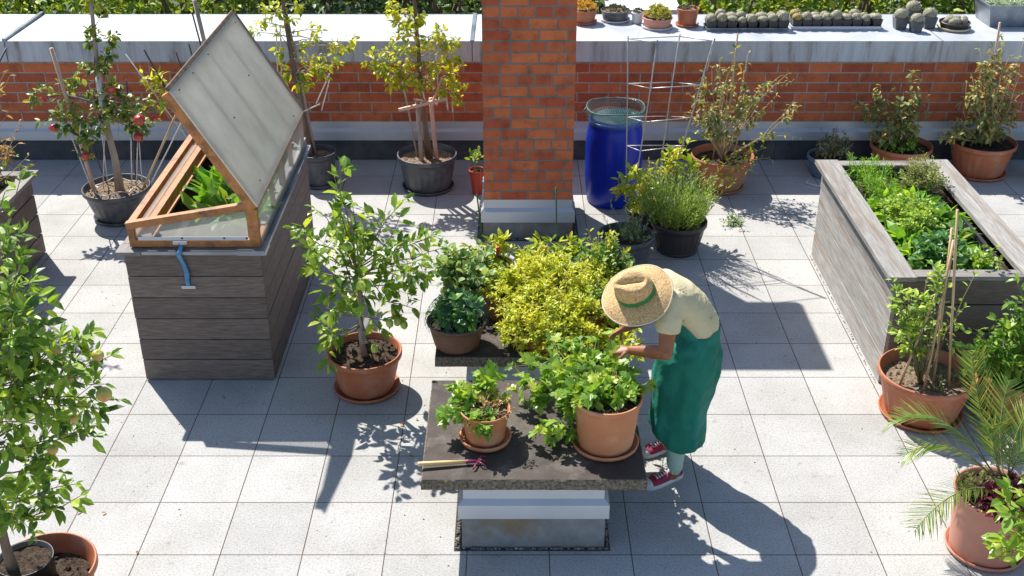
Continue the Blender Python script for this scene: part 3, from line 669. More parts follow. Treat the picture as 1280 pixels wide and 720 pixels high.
def fruit(root,name,p,r,mat,flat=.9):
    m=MB(); rr=[(0.001,r*flat*.78),(r*.3,r*flat*.9),(r*.7,r*flat*.78),(r*.97,r*flat*.3),(r,-.0),(r*.9,-r*flat*.45),(r*.6,-r*flat*.85),(r*.25,-r*flat*.95),(.001,-r*flat*.85)]
    m.lathe(rr[::-1],14); o=m.build(name,M[mat],root); o.location=p; o.rotation_euler=(random.uniform(-.4,.4),random.uniform(-.4,.4),0)
    return o
def rel(root,px,py,Y): return at_y(px,py,Y)-root.location

m=MB(); fo=Fol()
for _ in range(26):
    x,y=random.choice([(random.uniform(-4,4),random.uniform(4.8,11.3)),(random.gauss(-1.0,.5),random.gauss(7.0,.5)),(random.gauss(2.2,.5),random.gauss(10.3,.4)),(random.gauss(-2.4,.4),random.gauss(5.2,.4))])
    fo.one((x,y,.006),(random.uniform(-1,1),random.uniform(-1,1),.05),random.uniform(.02,.05),.018,nrm=(0,0,1))
fo.put(m,T_LEAF,-.2,.4); tag(m.build('fallen_leaves',M['L_dry']),kind='stuff',label='curled dead leaves strewn over the pale paving',cat='leaves')
# ================================================================== PLANTS
# --- lemon tree, centre left
r=root_of('potted_lemon_tree',-1.089,7.20,0,'lemon tree with small green fruit in a terracotta pot beside the cold frame','potted tree')
sz=pot_parts(r,.276,.33,.72,'terra',False,.05,sd=.05)
tr=[Vector(p) for p in ((0,-.01,sz-.02),(-.02,0,.45),(-.01,.02,.62),(.0,.03,.82),(-.03,.03,1.0))]
trunk_part(r,tr,.020,.011,'bark_lt')
tp=[rel(r,*q) for q in ((425,205,7.3),(418,222,7.3),(395,262,7.1),(365,285,7.0),(372,300,7.3),(380,335,7.4),(400,300,7.6),(410,345,6.9),(420,300,6.9),(440,320,7.1),(455,300,7.5),(470,330,7.0),(500,270,7.2),(498,258,7.3),(515,300,7.5),(545,295,7.2),(553,310,7.3),(535,340,7.0),(520,345,6.9),(505,360,7.1),(515,385,7.0),(480,370,6.8),(460,385,6.8),(425,385,6.9),(435,350,7.6),(400,380,7.4),(410,418,6.95),(402,430,6.95),(440,250,7.3),(460,270,7.4),(485,320,7.4),(478,400,7.0),(525,325,7.3),(450,350,6.75),(385,310,6.95))]
shrub(r,None,tp,.100,.54,'L_citrus',6,'twig',.0065,nsub=2,sublen=.14,subleaf=5,trunk=tr,droop=.28,t0=.5)
stick(r,(.0,.02,sz),(-.04,.05,1.33),.011,'bark_lt'); stick(r,(.06,-.03,sz),(-.10,.03,1.05),.005,'greencord')
for q in ((404,434,6.95),(497,402,6.95),(505,406,6.95),(450,357,6.8),(468,436,6.95),(487,404,6.9),(415,392,7.0)): fruit(r,'lemon',rel(r,*q),.027,'lemon',1.25)
m=MB()
for k in range(7): m.tube([(.024*math.cos(a),.024*math.sin(a)-.005,.40+k*.016) for a in [i*PI/4 for i in range(9)]],.002,4)
m.build('tie',M['string'],r)
# --- front-left apple tree
r=root_of('potted_apple_tree',-2.63,4.90,0,'apple tree with yellow and blushed fruit at the lower left corner','potted tree')
sz=pot_parts(r,.29,.31,.72,'terra',False,None,sd=.12)
m=MB(); m.lathe([(.11,.1),(.135,.1),(.15,.36),(.156,.365),(.146,.365),(.13,.28),(.001,.28)],40,M=Matrix.Translation((-.09,0,0))); m.build('inner_pot',M['blackpot'],r)
m=MB(); R_=[]
for i in range(6):
    q=.140*(1-i/5.5); R_.append([(-.09+q*math.cos(2*PI*j/20),q*math.sin(2*PI*j/20),.335+random.uniform(-.006,.008)) for j in range(20)])
m.rings(R_,cap1=True); m.build('inner_soil',M['soil'],r)
tr=[Vector(p) for p in ((-.14,-.05,.2),(-.15,-.05,.5),(-.14,-.05,.8),(-.16,-.02,1.15),(-.15,0,1.5))]
trunk_part(r,tr,.030,.014,'bark')
tp=[rel(r,*q) for q in ((6,240,5.0),(25,225,5.1),(12,270,4.8),(30,290,5.0),(5,310,4.7),(28,330,4.9),(10,350,5.2),(40,345,5.0),(60,380,4.9),(58,372,5.1),(15,400,4.7),(40,420,4.8),(20,440,5.2),(75,425,4.9),(100,425,5.0),(120,440,4.9),(138,445,5.0),(90,455,4.7),(150,500,4.9),(125,510,4.8),(110,495,5.1),(75,500,4.8),(60,530,4.9),(30,480,4.7),(20,520,5.1),(95,540,5.0),(118,545,4.9),(130,480,5.1),(10,560,4.7),(45,570,4.9),(80,590,4.8),(100,620,4.9),(95,605,5.0),(60,620,4.8),(35,610,5.1),(20,640,4.8),(50,650,4.8),(105,470,4.8),(55,455,5.0),(35,395,4.7),(5,460,4.9),(8,610,4.6))]
shrub(r,None,tp,.086,.52,'L_apple',8,'bark',.006,nsub=3,sublen=.15,subleaf=8,trunk=tr,droop=.25,t0=.45)
for q,mm,s in (((68,436,4.85),'apple_yel',.030),((122,444,4.85),'apple_yel',.031),((130,493,4.8),'apple_yel',.040),((22,436,4.9),'apple_yel',.022),((66,562,4.8),'apple_yel',.028),((92,523,4.85),'apple_yel',.026),((85,475,4.85),'apple_yel',.03)): fruit(r,'apple',rel(r,*q),s,mm)
# --- back-left columnar apple with red fruit
r=root_of('potted_apple_tree',-3.87,10.29,0,'tied apple tree with red fruit in an anthracite pot by the back wall','potted tree')
sz=pot_parts(r,.325,.33,.68,'greypot',True,.04,'drysoil',.055)
tr=[Vector((.03,.0,sz-.03))]+[rel(r,*q) for q in ((143,195,10.27),(135,165,10.28),(129,130,10.28),(122,90,10.3),(118,45,10.3),(114,5,10.3),(112,-20,10.3))]
trunk_part(r,tr,.036,.014,'bark_lt')
m=MB(); m.tube([tr[3]+Vector((.0,-.01,-.05)),tr[3],tr[3].lerp(tr[4],.5),tr[4]],[.035,.04,.036,.028],8); m.build('grafting_wrap',M['string'],r)
tp=[tr[-1]+Vector((random.uniform(-.1,.1),random.uniform(-.1,.1),random.uniform(-.75,.3))) for _ in range(14)]
tp+=[rel(r,*q) for q in ((38,115,10.3),(55,110,10.3),(82,100,10.4),(95,105,10.3),(50,152,10.2),(66,150,10.2),(75,165,10.2),(88,145,10.1),(130,88,10.3),(140,110,10.3),(130,140,10.2),(125,160,10.1),(150,150,10.1),(165,140,10.2),(185,128,10.2),(172,158,10.2),(155,135,10.3),(200,130,10.3),(195,150,10.3),(100,190,10.0),(105,180,10.0),(178,165,10.1),(118,145,10.4))]
shrub(r,None,tp,.078,.62,'L_applered',8,'bark',.005,nsub=3,sublen=.09,subleaf=6,trunk=tr,droop=.3,t0=.55)
for q,s in (((67,160,10.15),.045),((174,150,10.1),.055),((173,171,10.1),.045),((106,195,10.0),.042),((140,112,10.2),.038),((53,124,10.2),.03),((193,148,10.2),.034)): fruit(r,'apple',rel(r,*q),s,'apple_red')
stick(r,(-.02-.17,-.05,sz-.02),rel(r,64,60,10.25),.018,'pink_cane')
for a,b,rad,mt in (((-.2,-.1,.33),(72,125,10.2),.006,'string'),((-.13,.0,.3),(131,165,10.25),.005,'string'),((-.09,.03,.3),(127,165,10.25),.005,'string'),((.15,.0,.3),(163,145,10.2),.006,'string'),((.2,.0,.33),(172,178,10.2),.005,'string'),((.25,.02,.33),(174,178,10.2),.005,'string'),((-.12,.1,.3),(100,150,10.4),.007,'darkrod'),((.16,.12,.28),(158,100,10.4),.007,'darkrod'),((.26,.0,.3),(225,132,10.4),.011,'cane'),((.3,.1,.3),(233,140,10.5),.006,'string')):
    stick(r,a,rel(r,*b),rad,mt)
stick(r,rel(r,80,117,10.25),tr[3]+Vector((0,0,.0)),.006,'string','tie')
m=MB(); m.tube([(.20*math.cos(a)*(1+.2*math.sin(5*a)),.2*math.sin(a),sz+.05+.02*math.sin(4*a)) for a in [i*PI/12 for i in range(25)]],.006,5); m.build('tie',M['string'],r)
r=root_of('staked_fig_shoots',-3.15,11.15,0,'yellow green young shoots on dark stakes between the apple tree and the cold frame lid','potted plant')
sz=pot_parts(r,.17,.3,.75,'blackpot',False,None)
tp=[rel(r,*q) for q in ((178,92,11.1),(186,96,11.1),(195,90,11.1),(200,105,11.1),(190,100,11.1),(205,118,11.0),(212,125,11.0),(202,128,11.0),(215,112,11.1))]
shrub(r,(0,0,sz),tp,.10,.36,'L_pepper',5,'bark_lt',.006,nsub=1,sublen=.06,subleaf=4,droop=.35,t0=.85,rr=(.6,.2))
for a,b,rad,mt in (((-.05,0,sz),(180,62,11.1),.009,'darkrod'),((.0,.05,sz),(220,65,11.2),.007,'darkrod'),((.1,.05,sz),(236,55,11.2),.008,'darkrod'),((.2,.1,sz),(243,0,11.2),.022,'bark_lt'),((.16,.1,sz),(240,15,11.2),.009,'darkrod'),((-.08,.0,sz),(157,68,11.1),.006,'string')): stick(r,a,rel(r,*b),rad,mt)
# --- tree behind cold frame
r=root_of('potted_pear_tree',-2.03,11.13,0,'yellowing espalier pear in a grey pot half hidden behind the cold frame','potted tree','')
sz=pot_parts(r,.20,.37,.72,'greypot',True,.04,'drysoil',.06)
tr=[Vector(p) for p in ((-.08,.0,sz-.03),(-.12,.0,.8),(-.16,.0,1.2),(-.20,.0,1.7),(-.22,.0,2.3),(-.25,.0,2.7))]
trunk_part(r,tr,.030,.012,'bark'); stick(r,(-.03,.05,sz),tr[3]+Vector((.0,.05,.1)),.02,'bark_lt'); stick(r,(-.1,.06,sz),tr[2]+Vector((-.02,.05,.1)),.016,'bark_lt')
tp=[rel(r,*q) for q in ((330,8,11.1),(340,20,11.0),(352,10,11.2),(360,25,11.1),(372,5,11.1),(345,35,11.1),(395,48,11.1),(402,38,11.1),(440,50,11.1),(438,62,11.1),(425,68,11.1),(390,75,11.0),(385,88,11.1),(400,88,11.1),(360,88,11.1),(415,80,11.1),(372,108,11.1),(385,105,11.0),(352,65,11.1),(345,100,11.1),(318,40,11.1),(320,25,11.1),(378,60,11.1),(408,95,11.1))]
shrub(r,None,tp,.075,.55,'L_pear',7,'bark_lt',.007,nsub=2,sublen=.09,subleaf=4,trunk=tr,droop=.45,t0=.6,ldroop=.3)
for a,b in (((345,30,11.1),(347,90,11.1)),((350,32,11.1),(352,95,11.1)),((412,92,11.1),(395,130,11.1)),((400,130,11.1),(378,140,11.1)),((412,100,11.1),(402,138,11.1))): stick(r,rel(r,*a),rel(r,*b),.006,'string','tie')
r['group']='';del r['group']
# --- pear, centre back
r=root_of('potted_pear_tree',-.878,11.04,0,'pale green pear tree with braced stakes in an anthracite pot left of the chimney','potted tree')
sz=pot_parts(r,.31,.38,.75,'greypot',True,.04,'drysoil',.06)
tr=[Vector(p) for p in ((.02,.0,sz-.03),(-.01,.0,.7),(-.04,.0,1.1),(-.05,.0,1.5),(-.07,.0,2.0),(-.09,.0,2.5))]
trunk_part(r,tr,.030,.014,'bark')
stick(r,(-.05,-.08,sz-.02),(-.07,-.08,.98),.024,'bark_lt'); stick(r,(.10,-.04,sz-.02),(.06,-.02,.98),.022,'pink_cane'); stick(r,(-.1,.03,sz-.02),(-.22,.02,1.15),.010,'bark_lt')
m=MB(); m.beam((-.26,-.10,.88),(.22,-.07,.99),.03,.03); m.beam((.05,-.09,.88),(.18,-.06,1.2),.02,.02); m.beam((-.1,-.12,1.0),(.12,.02,.90),.018,.018); m.build('brace',M['pink_cane'],r)
for a,b in (((718-0,0,0),(0,0,0)),): pass
for (ax,ay),(bx,by) in (((535,45),(541,110)),((545,70),(548,112)),((557,110),(560,138)),((565,105),(566,140)),((527,110),(532,128))): stick(r,rel(r,ax,ay,11.0),rel(r,bx,by,11.0),.007,'string','tie')
tp=[rel(r,*q) for q in ((490,5,11.0),(484,15,11.1),(492,28,11.0),(505,30,11.1),(515,20,11.0),(512,10,11.1),(498,42,11.0),(508,38,10.9),(470,65,11.0),(460,70,11.0),(457,82,11.0),(468,88,10.9),(480,95,11.0),(488,85,11.1),(500,92,11.0),(510,80,10.9),(495,108,11.0),(485,108,10.9),(520,60,11.0),(532,55,11.1),(550,45,11.0),(555,38,11.1),(565,55,11.0),(572,52,11.0),(562,65,10.9),(540,80,10.9),(550,85,11.0),(560,82,10.9),(575,75,11.0),(578,82,11.0),(570,100,11.0),(583,105,11.0),(572,125,10.9),(520,98,10.8),(530,105,10.9),(480,68,11.1),(506,62,11.1),(575,120,11.0),(540,100,10.9),(526,20,11.0))]
shrub(r,None,tp,.066,.62,'L_pear',8,'bark_lt',.006,nsub=2,sublen=.09,subleaf=7,trunk=tr,droop=.5,t0=.6,ldroop=.25,rr=(.55,.25))
# --- small red pot by column
r=root_of('potted_seedling',-.36,10.87,0,'little red pot with a bright green seedling tucked beside the chimney','potted plant')
sz=pot_parts(r,.085,.27,.6,'redpot',False,None,sd=.03,rim=.02,thick=.006)
tp=[(random.uniform(-.08,.04),random.uniform(-.06,.06),random.uniform(.36,.50)) for _ in range(5)]
shrub(r,(0,0,sz),tp,.075,.55,'L_hedge',4,'twig',.004,nsub=0,t0=.6,droop=.3)
# --- blue barrel
r=root_of('water_barrel',1.02,10.70,0,'blue plastic rain barrel with clear wrinkled film and net over its mouth','barrel')
m=MB(); R=.285
m.lathe([(R*.5,.0),(R*.84,.0),(R*.90,.02),(R*.93,.10),(R*.99,.22),(R*1.0,.30),(R*1.0,.62),(R*.985,.72),(R*.93,.80),(R*.88,.84),(R*.9,.85),(R*.9,.875),(R*.86,.88),(R*.84,.86),(R*.83,.6),(0.001,.59)],64); m.build('drum',M['barrel'],r)
m=MB(); m.lathe([(R*.91,.845),(R*.955,.85),(R*.96,.872),(R*.91,.880)],64); m.build('clamp_ring',M['film'],r)
m=MB(); R_=[]
for i,(q,z) in enumerate(((R*.95,.86),(R*.98,.90),(R*1.0,.95),(R*.98,.99),(R*.95,1.005),(R*.93,.99),(R*.94,.94))):
    R_.append([((q+random.uniform(-.008,.010))*math.cos(2*PI*j/48),(q+random.uniform(-.008,.01))*math.sin(2*PI*j/48),z+random.uniform(-.01,.01)) for j in range(48)])
m.rings(R_); m.build('film_collar',M['film'],r)
m=MB(); R_=[]
for i in range(8):
    q=R*.93*(1-i/8.); R_.append([(q*math.cos(2*PI*j/40),q*math.sin(2*PI*j/40),.905-.03*(i/8)+random.uniform(-.006,.006)) for j in range(40)])
m.rings(R_,cap1=True); m.build('cover_sheet',M['film'],r)
m=MB()
for k in range(-11,12):
    q=k*.0225; hh=math.sqrt(max(0,(R*.9)**2-q*q))
    m.tube([(q,-hh,.915),(q+.01,0,.905),(q,hh,.915)],.0018,3); m.tube([(-hh,q,.915),(0,q-.01,.905),(hh,q,.915)],.0018,3)
m.tube([(R*1.0*math.cos(a)+.0,R*1.0*math.sin(a),1.0+.012*math.sin(3*a)) for a in [i*PI/20 for i in range(41)]],.006,5)
for s_ in (-1,): m.tube([(R*.98*s_,-.02,.9),(R*1.16*s_,-.05,.93),(R*1.1*s_,-.05,.98),(R*1.0*s_,0,1.0)],.006,5)
m.build('net',M['net'],r)
# --- tomato cage with pepper plant behind lavender
r=root_of('caged_pepper_plant',1.28,9.95,0,'yellow green pepper plant growing inside a tall galvanised rod cage by the barrel','potted plant')
sz=pot_parts(r,.20,.26,.75,'blackpot',True,None)
m=MB()
legs=[((785,45),(783,205)),((822,50),(797,212)),((850,42),(826,205)),((893,48),(846,205))]
Ys=(10.1,9.8,10.2,9.9); LG=[]
for (a,b),y in zip(legs,Ys):
    A=rel(r,*a,y); B=rel(r,*b,y); L_=[A,A.lerp(B,.5)+rv(.004),B]; LG.append((A,B)); m.tube(L_+[B+(B-A)*.30],.0062,6)
for t in (.02,.36,.62,.85):
    P=[A.lerp(B,t) for A,B in LG]
    m.tube([P[0],P[1]],.0045,5); m.tube([P[1],P[3]],.0045,5); m.tube([P[3],P[2]],.0045,5); m.tube([P[2],P[0]],.0045,5)
m.tube([LG[3][0],LG[3][0].lerp(LG[3][1],.25)+Vector((.012,0,0))],.011,6)
m.build('cage',M['steel'],r)
tp=[rel(r,*q) for q in ((790,215,9.85),(780,222,9.8),(800,225,9.8),(812,215,9.9),(788,245,9.75),(775,235,9.8),(805,250,9.75),(795,255,9.7),(840,190,9.95),(850,180,10.0),(858,190,10.0),(865,205,9.9),(835,185,10.0),(788,232,9.7),(820,205,10.0),(862,178,10.05),(845,200,9.9))]
shrub(r,(0,0,sz),tp,.095,.5,'L_pepper',6,'twig',.005,nsub=2,sublen=.09,subleaf=4,droop=.35,t0=.55)
# --- lavender / rosemary / right back
r=root_of('potted_lavender',1.01,9.14,0,'grey green upright lavender in a broad anthracite pot at the end of the slabs','potted plant')
sz=pot_parts(r,.252,.36,.78,'greypot',False,None,sd=.055)
def spiky(root,c,rad,n,hmin,hmax,L,W,mat,lean=.25,per=16,stem='twig',name='foliage',srad=.0022,spread=.7):
    ms=MB(); fo=Fol()
    for _ in range(n):
        t=random.uniform(0,2*PI); q=rad*math.sqrt(random.random()); b=Vector((c[0]+q*math.cos(t),c[1]+q*math.sin(t),c[2]))
        h=random.uniform(hmin,hmax); o=Vector((math.cos(t)*q/rad*lean*h+random.gauss(0,.04)*h*2,math.sin(t)*q/rad*lean*h+random.gauss(0,.04)*h*2,h))
        pts=limb(b,b+o,.05,4); ms.tube(pts,[srad,srad*.9,srad*.8,srad*.6,srad*.4],4)
        for i in range(per):
            tt=.12+.88*i/per; p,d=along(pts,tt); d=d.normalized(); u=rv(1); u=u-d*u.dot(d); u.normalize()
            fo.one(p,d*.8+u*spread,L*random.uniform(.7,1.2),W,nrm=u.cross(d)*.3+u*-.6+Vector((0,0,.5)))
    ms.build('stem',M[stem],root); mb=MB(); fo.put(mb,T_DIA,.0,.15); mb.build(name,M[mat],root)
spiky(r,(.02,0,sz),.11,15,.12,.37,.034,.007,'L_lav',.45,34,spread=.8)
spiky(r,(.05,-.02,sz),.12,40,.05,.13,.032,.007,'L_lav',.7,14,spread=.9)
r=root_of('potted_rosemary',1.539,9.55,0,'dense bright green rosemary bush in a ribbed dark brown pot','potted plant')
sz=pot_parts(r,.26,.31,.72,'darkpot',True,.01,sd=.03)
spiky(r,(-.03,0,sz-.02),.21,300,.22,.52,.044,.0085,'L_rosemary',.55,22,spread=.6)
r=root_of('potted_tomato_plant',2.178,11.04,0,'wilting tomato plant spreading its dry arms from an old mossy terracotta pot','potted plant')
sz=pot_parts(r,.325,.37,.66,'terra_old',False,.03,sd=.07)
tp=[rel(r,*q) for q in ((880,90,11.0),(890,85,11.0),(868,110,11.0),(900,95,10.9),(910,110,11.0),(915,100,11.1),(925,120,11.0),(930,90,11.0),(975,95,11.0),(985,92,11.0),(960,115,11.0),(990,130,11.0),(998,133,11.0),(940,125,10.9),(950,110,11.1),(870,135,10.9),(860,145,11.0),(885,130,10.9),(900,75,11.0),(920,60,11.0),(935,68,11.1),(875,155,11.0),(905,145,10.8),(925,150,10.9),(895,115,11.0),(970,120,10.95),(880,120,11.1),(862,118,10.9))]
shrub(r,(0,0,sz),tp,.055,.6,'L_tomato',6,'dry_stem',.006,nsub=3,sublen=.11,subleaf=6,droop=.6,t0=.5,ldroop=.5,spread=.8)
tp=[rel(r,*q) for q in ((905,205,10.7),(900,235,10.6),(915,225,10.65),(930,200,10.7),(880,200,10.75),(955,185,10.8),(965,200,10.7),(945,215,10.6),(1000,172,11.0),(955,170,10.9),(870,165,10.8))]
shrub(r,(0,-.2,sz+.02),tp,.04,.6,'L_pear',5,'dry_stem',.004,nsub=2,sublen=.08,subleaf=5,droop=.4,t0=.3,names=('trailing_stem','trailing_foliage'),sag=-.2)
stick(r,(.02,.05,sz),rel(r,922,42,11.05),.009,'cane'); stick(r,(-.1,.0,sz),rel(r,905,120,11.0),.007,'cane'); stick(r,(.1,0,sz),rel(r,930,150,11.0),.006,'cane')
# fallen sprig on the paving
r=root_of('fallen_sprig',at_z(918,280).x,at_z(918,280).y,.01,'grey green clipping lying on the paving below the mossy terracotta pot','plant clipping')
tp=[(random.uniform(-.14,.18),random.uniform(-.12,.16),random.uniform(.01,.06)) for _ in range(10)]
shrub(r,(0,0,.01),tp,.04,.5,'L_pelarg',6,'twig',.003,nsub=1,sublen=.06,subleaf=4,t0=.1)
r=root_of('potted_dry_plant',3.40,11.40,0,'dull withered plant in a small blue grey pot behind the silver raised bed','potted plant')
sz=pot_parts(r,.24,.22,.78,'bluepot',False,None,sd=.03)
shrub(r,(0,0,sz),tips_in((0,0,.30),(.30,.24,.20),26,0),.04,.6,'L_dull',6,'dry_stem',.004,nsub=2,sublen=.07,subleaf=5,droop=.3,t0=.3)
m=MB(); m.tube([(-.25,-.2,.01),(-.3,-.28,.01),(-.2,-.36,.01),(-.05,-.36,.01),(.1,-.3,.01)],.013,6); m.build('hose_piece',M['string'],r)
r=root_of('potted_tomato_plant',4.155,11.44,0,'grey green curled tomato plant in a terracotta pot directly behind the silver raised bed','potted plant')
sz=pot_parts(r,.325,.33,.72,'terra',True,None,sd=.05)
tp=[rel(r,*q) for q in ((1075,130,11.4),(1080,145,11.4),(1095,110,11.4),(1100,125,11.4),(1068,128,11.4),(1140,92,11.4),(1150,100,11.4),(1160,120,11.4),(1130,115,11.3),(1120,130,11.4),(1140,130,11.3),(1155,140,11.4),(1110,150,11.3),(1125,160,11.3),(1145,160,11.3),(1090,165,11.3),(1105,170,11.2),(1100,108,11.4),(1140,110,11.4),(1135,145,11.2),(1118,112,11.4))]
shrub(r,(0,0,sz),tp,.060,.6,'L_tomato',9,'twig',.006,nsub=3,sublen=.09,subleaf=6,droop=.6,t0=.4,ldroop=.4,rr=(.35,.3))
tp=[(random.uniform(-.3,.15),random.uniform(-.3,-.05),random.uniform(.33,.42)) for _ in range(14)]
shrub(r,(0,0,sz),tp,.045,.6,'L_veg',6,'twig',.003,nsub=1,sublen=.06,subleaf=4,t0=.4,names=('low_stem','low_foliage'))
r=root_of('potted_tomato_plant',5.02,11.44,0,'tall straggling tomato plant in a ribbed terracotta pot at the right end of the wall','potted plant')
sz=pot_parts(r,.345,.37,.72,'terra',True,.05,sd=.04)
tp=[rel(r,*q) for q in ((1250,45,11.4),(1240,60,11.4),(1225,62,11.4),(1262,70,11.4),(1275,75,11.4),(1215,95,11.4),(1230,85,11.4),(1245,90,11.3),(1265,95,11.4),(1208,105,11.4),(1222,110,11.3),(1240,110,11.4),(1255,115,11.3),(1275,118,11.4),(1210,125,11.4),(1230,130,11.3),(1250,135,11.3),(1270,135,11.4),(1190,155,11.4),(1180,160,11.3),(1205,160,11.3),(1175,170,11.2),(1225,155,11.2),(1245,165,11.2),(1265,160,11.3),(1252,50,11.4),(1240,80,11.4),(1280,50,11.4),(1270,150,11.3),(1190,152,11.4))]
shrub(r,(0,0,sz),tp,.064,.6,'L_tomato',9,'dry_stem',.007,nsub=3,sublen=.10,subleaf=6,droop=.6,t0=.4,ldroop=.4,rr=(.5,.28))
stick(r,(0,.02,sz),rel(r,1250,28,11.4),.012,'pink_cane')
# corner greenery right of last pot
r=root_of('climbing_plant',5.75,11.3,0,'dark leafy plant creeping over the floor at the right edge of the back wall','plant')
shrub(r,(0,0,0),tips_in((-.02,-.1,.25),(.35,.35,.5),26,0),.06,.55,'L_vegdk',6,'twig',.005,nsub=2,sublen=.1,subleaf=5,t0=.3)
# --- left bed dried plants + stakes
r=root_of('dried_tomato_plant',-4.85,8.75,.68,'withered tomato vine on dark stakes in the left dark bed','plant')
tp=[rel(r,*q) for q in ((5,92,8.8),(12,95,8.8),(3,110,8.8),(10,140,8.8),(25,150,8.7),(18,165,8.8),(5,175,8.7),(22,180,8.6),(35,195,8.6),(38,205,8.6),(12,190,8.6),(5,200,8.6))]
shrub(r,(0,0,0),tp,.05,.5,'L_dry',5,'dry_stem',.005,nsub=3,sublen=.10,subleaf=4,droop=.7,t0=.5,ldroop=.6)
stick(r,(-.1,-.2,0),rel(r,8,60,8.9),.007,'darkrod'); stick(r,(.3,.2,-.05),rel(r,12,185,8.7),.006,'darkrod')
tp=[rel(r,*q) for q in ((30,200,8.6),(38,208,8.55),(34,215,8.5),(20,195,8.6))]
shrub(r,(0,0,0),tp,.07,.35,'L_apple',4,'twig',.003,nsub=0,t0=.7,names=('green_stem','green_foliage'))
r=root_of('leafy_bed_plant',-4.95,8.3,.68,'low green leaves growing in the left dark bed','plant')
shrub(r,(0,0,0),tips_in((0,0,.08),(.45,.6,.15),24,0),.07,.5,'L_vegdk',6,'twig',.004,nsub=1,t0=.3)
# --- right front pots
r=root_of('staked_pepper_pot',2.958,6.87,0,'big terracotta pot with four bamboo canes and a sparse plant before the silver bed','potted plant')
sz=pot_parts(r,.34,.36,.72,'terra',True,.05,'drysoil',.085)
for a,b in (((-.21,-.07,sz),(1180,345,6.9)),((-.06,-.14,sz),(1192,300,7.0)),((.04,-.04,sz),(1190,285,7.05)),((.13,-.10,sz),(1197,262,6.95))): stick(r,a,rel(r,*b),.0095,'cane')
tp=[rel(r,*q) for q in ((1115,350,6.9),(1125,360,6.9),(1130,375,6.85),(1140,365,7.0),(1145,385,6.8),(1130,400,6.85),(1155,370,6.9),(1160,345,7.0),(1150,400,6.9),(1165,330,7.0),(1218,345,7.0),(1205,385,7.0),(1172,350,6.9),(1190,320,7.0),(1145,420,6.9),(1125,385,6.8))]
shrub(r,(-.05,-.05,sz),tp,.055,.55,'L_rosemary',7,'twig',.006,nsub=3,sublen=.09,subleaf=8,droop=.35,t0=.45)
shrub(r,(.05,-.1,sz-.01),[(random.uniform(-.2,.25),random.uniform(-.2,.15),sz+random.uniform(.0,.07)) for _ in range(14)],.03,.5,'L_herb',5,'dry_stem',.003,nsub=1,sublen=.05,subleaf=3,t0=.2,names=('ground_stem','ground_foliage'))
r=root_of('potted_bushy_plant',3.66,6.88,0,'bushy green plant in a terracotta pot cut off by the right edge','potted plant')
sz=pot_parts(r,.33,.36,.72,'terra',False,.04,sd=.05)
tp=[rel(r,*q) for q in ((1270,350,6.9),(1278,375,6.9),(1262,385,6.9),(1245,400,6.8),(1235,410,6.8),(1225,420,6.75),(1205,430,6.7),(1215,415,6.8),(1250,425,6.7),(1265,415,6.8),(1275,430,6.7),(1240,440,6.65),(1255,450,6.6),(1270,455,6.6),(1222,440,6.65),(1210,445,6.65),(1230,460,6.6),(1280,400,6.8),(1258,405,6.9),(1285,445,6.7),(1285,420,6.8))]
tp+=[(random.uniform(0,.4),random.uniform(-.3,.3),random.uniform(.4,.75)) for _ in range(12)]
shrub(r,(0,0,sz),tp,.070,.58,'L_fig',9,'twig',.006,nsub=3,sublen=.11,subleaf=8,droop=.3,t0=.4,rr=(.35,.25))
# --- palm
r=root_of('potted_palm',2.885,5.40,0,'small feather palm with purple ground leaves in a pinkish terracotta pot','potted palm')
sz=pot_parts(r,.25,.44,.82,'terra_pink',False,.03,sd=.04,rim=.012)
ms=MB(); fo=Fol(); c0=Vector((.06,0,sz+.02))
fr_=[((1110,532),(1180,528),5.7),((1128,572),(1190,560),5.5),((1142,665),(1200,615),5.1),((1215,440),(1228,520),5.8),((1262,475),(1250,540),5.9),((1292,510),(1268,550),5.7),((1320,560),(1280,560),5.4),((1330,610),(1290,590),5.2),((1245,530),(1242,556),5.5)]
for (tx,ty),(mx,my),y in fr_:
    T=rel(r,tx,ty,y); Mx=rel(r,mx,my,(5.45+y)/2); pts=[]
    ctrl=Mx*2-(c0+T)/2
    for i in range(13):
        t=i/12; pts.append(c0*(1-t)**2+ctrl*2*t*(1-t)+T*t*t)
    ms.tube(pts,[.006*(1-.8*i/12) for i in range(13)],5)
    Ltot=sum((pts[i+1]-pts[i]).length for i in range(12)); nL=int(Ltot/.019)
    for i in range(nL):
        t=.22+.78*i/nL; p,d=along(pts,t); d=d.normalized(); sd=d.cross(Vector((0,0,1))).normalized(); upv=sd.cross(d)
        ll=.20*math.sin(PI*min(1,.15+t*.86))**.6*Ltot/.6+.03; ll=min(ll,.19)
        rn=random.random()
        for s_ in (-1,1):
            fo.one(p,d*.75+sd*s_*.8+upv*.25+rv(.06),ll*random.uniform(.85,1.1),.0072,r=rn,nrm=upv+sd*s_*.4)
ms.build('frond_rib',M['twig'],r); mb=MB(); fo.put(mb,T_BLADE,.18,.1); mb.build('frond_leaflets',M['L_palm'],r)
shrub(r,(.0,-.08,sz-.02),[(random.uniform(-.12,.24),random.uniform(-.27,.0),sz+random.uniform(.02,.13)) for _ in range(90)],.058,.6,'L_purple',9,'twig',.003,nsub=1,sublen=.05,subleaf=4,t0=.2,names=('purple_stem','purple_foliage'))
spiky(r,(-.08,.05,sz),.12,40,.05,.12,.03,.006,'L_herb',.5,12,name='grey_foliage')
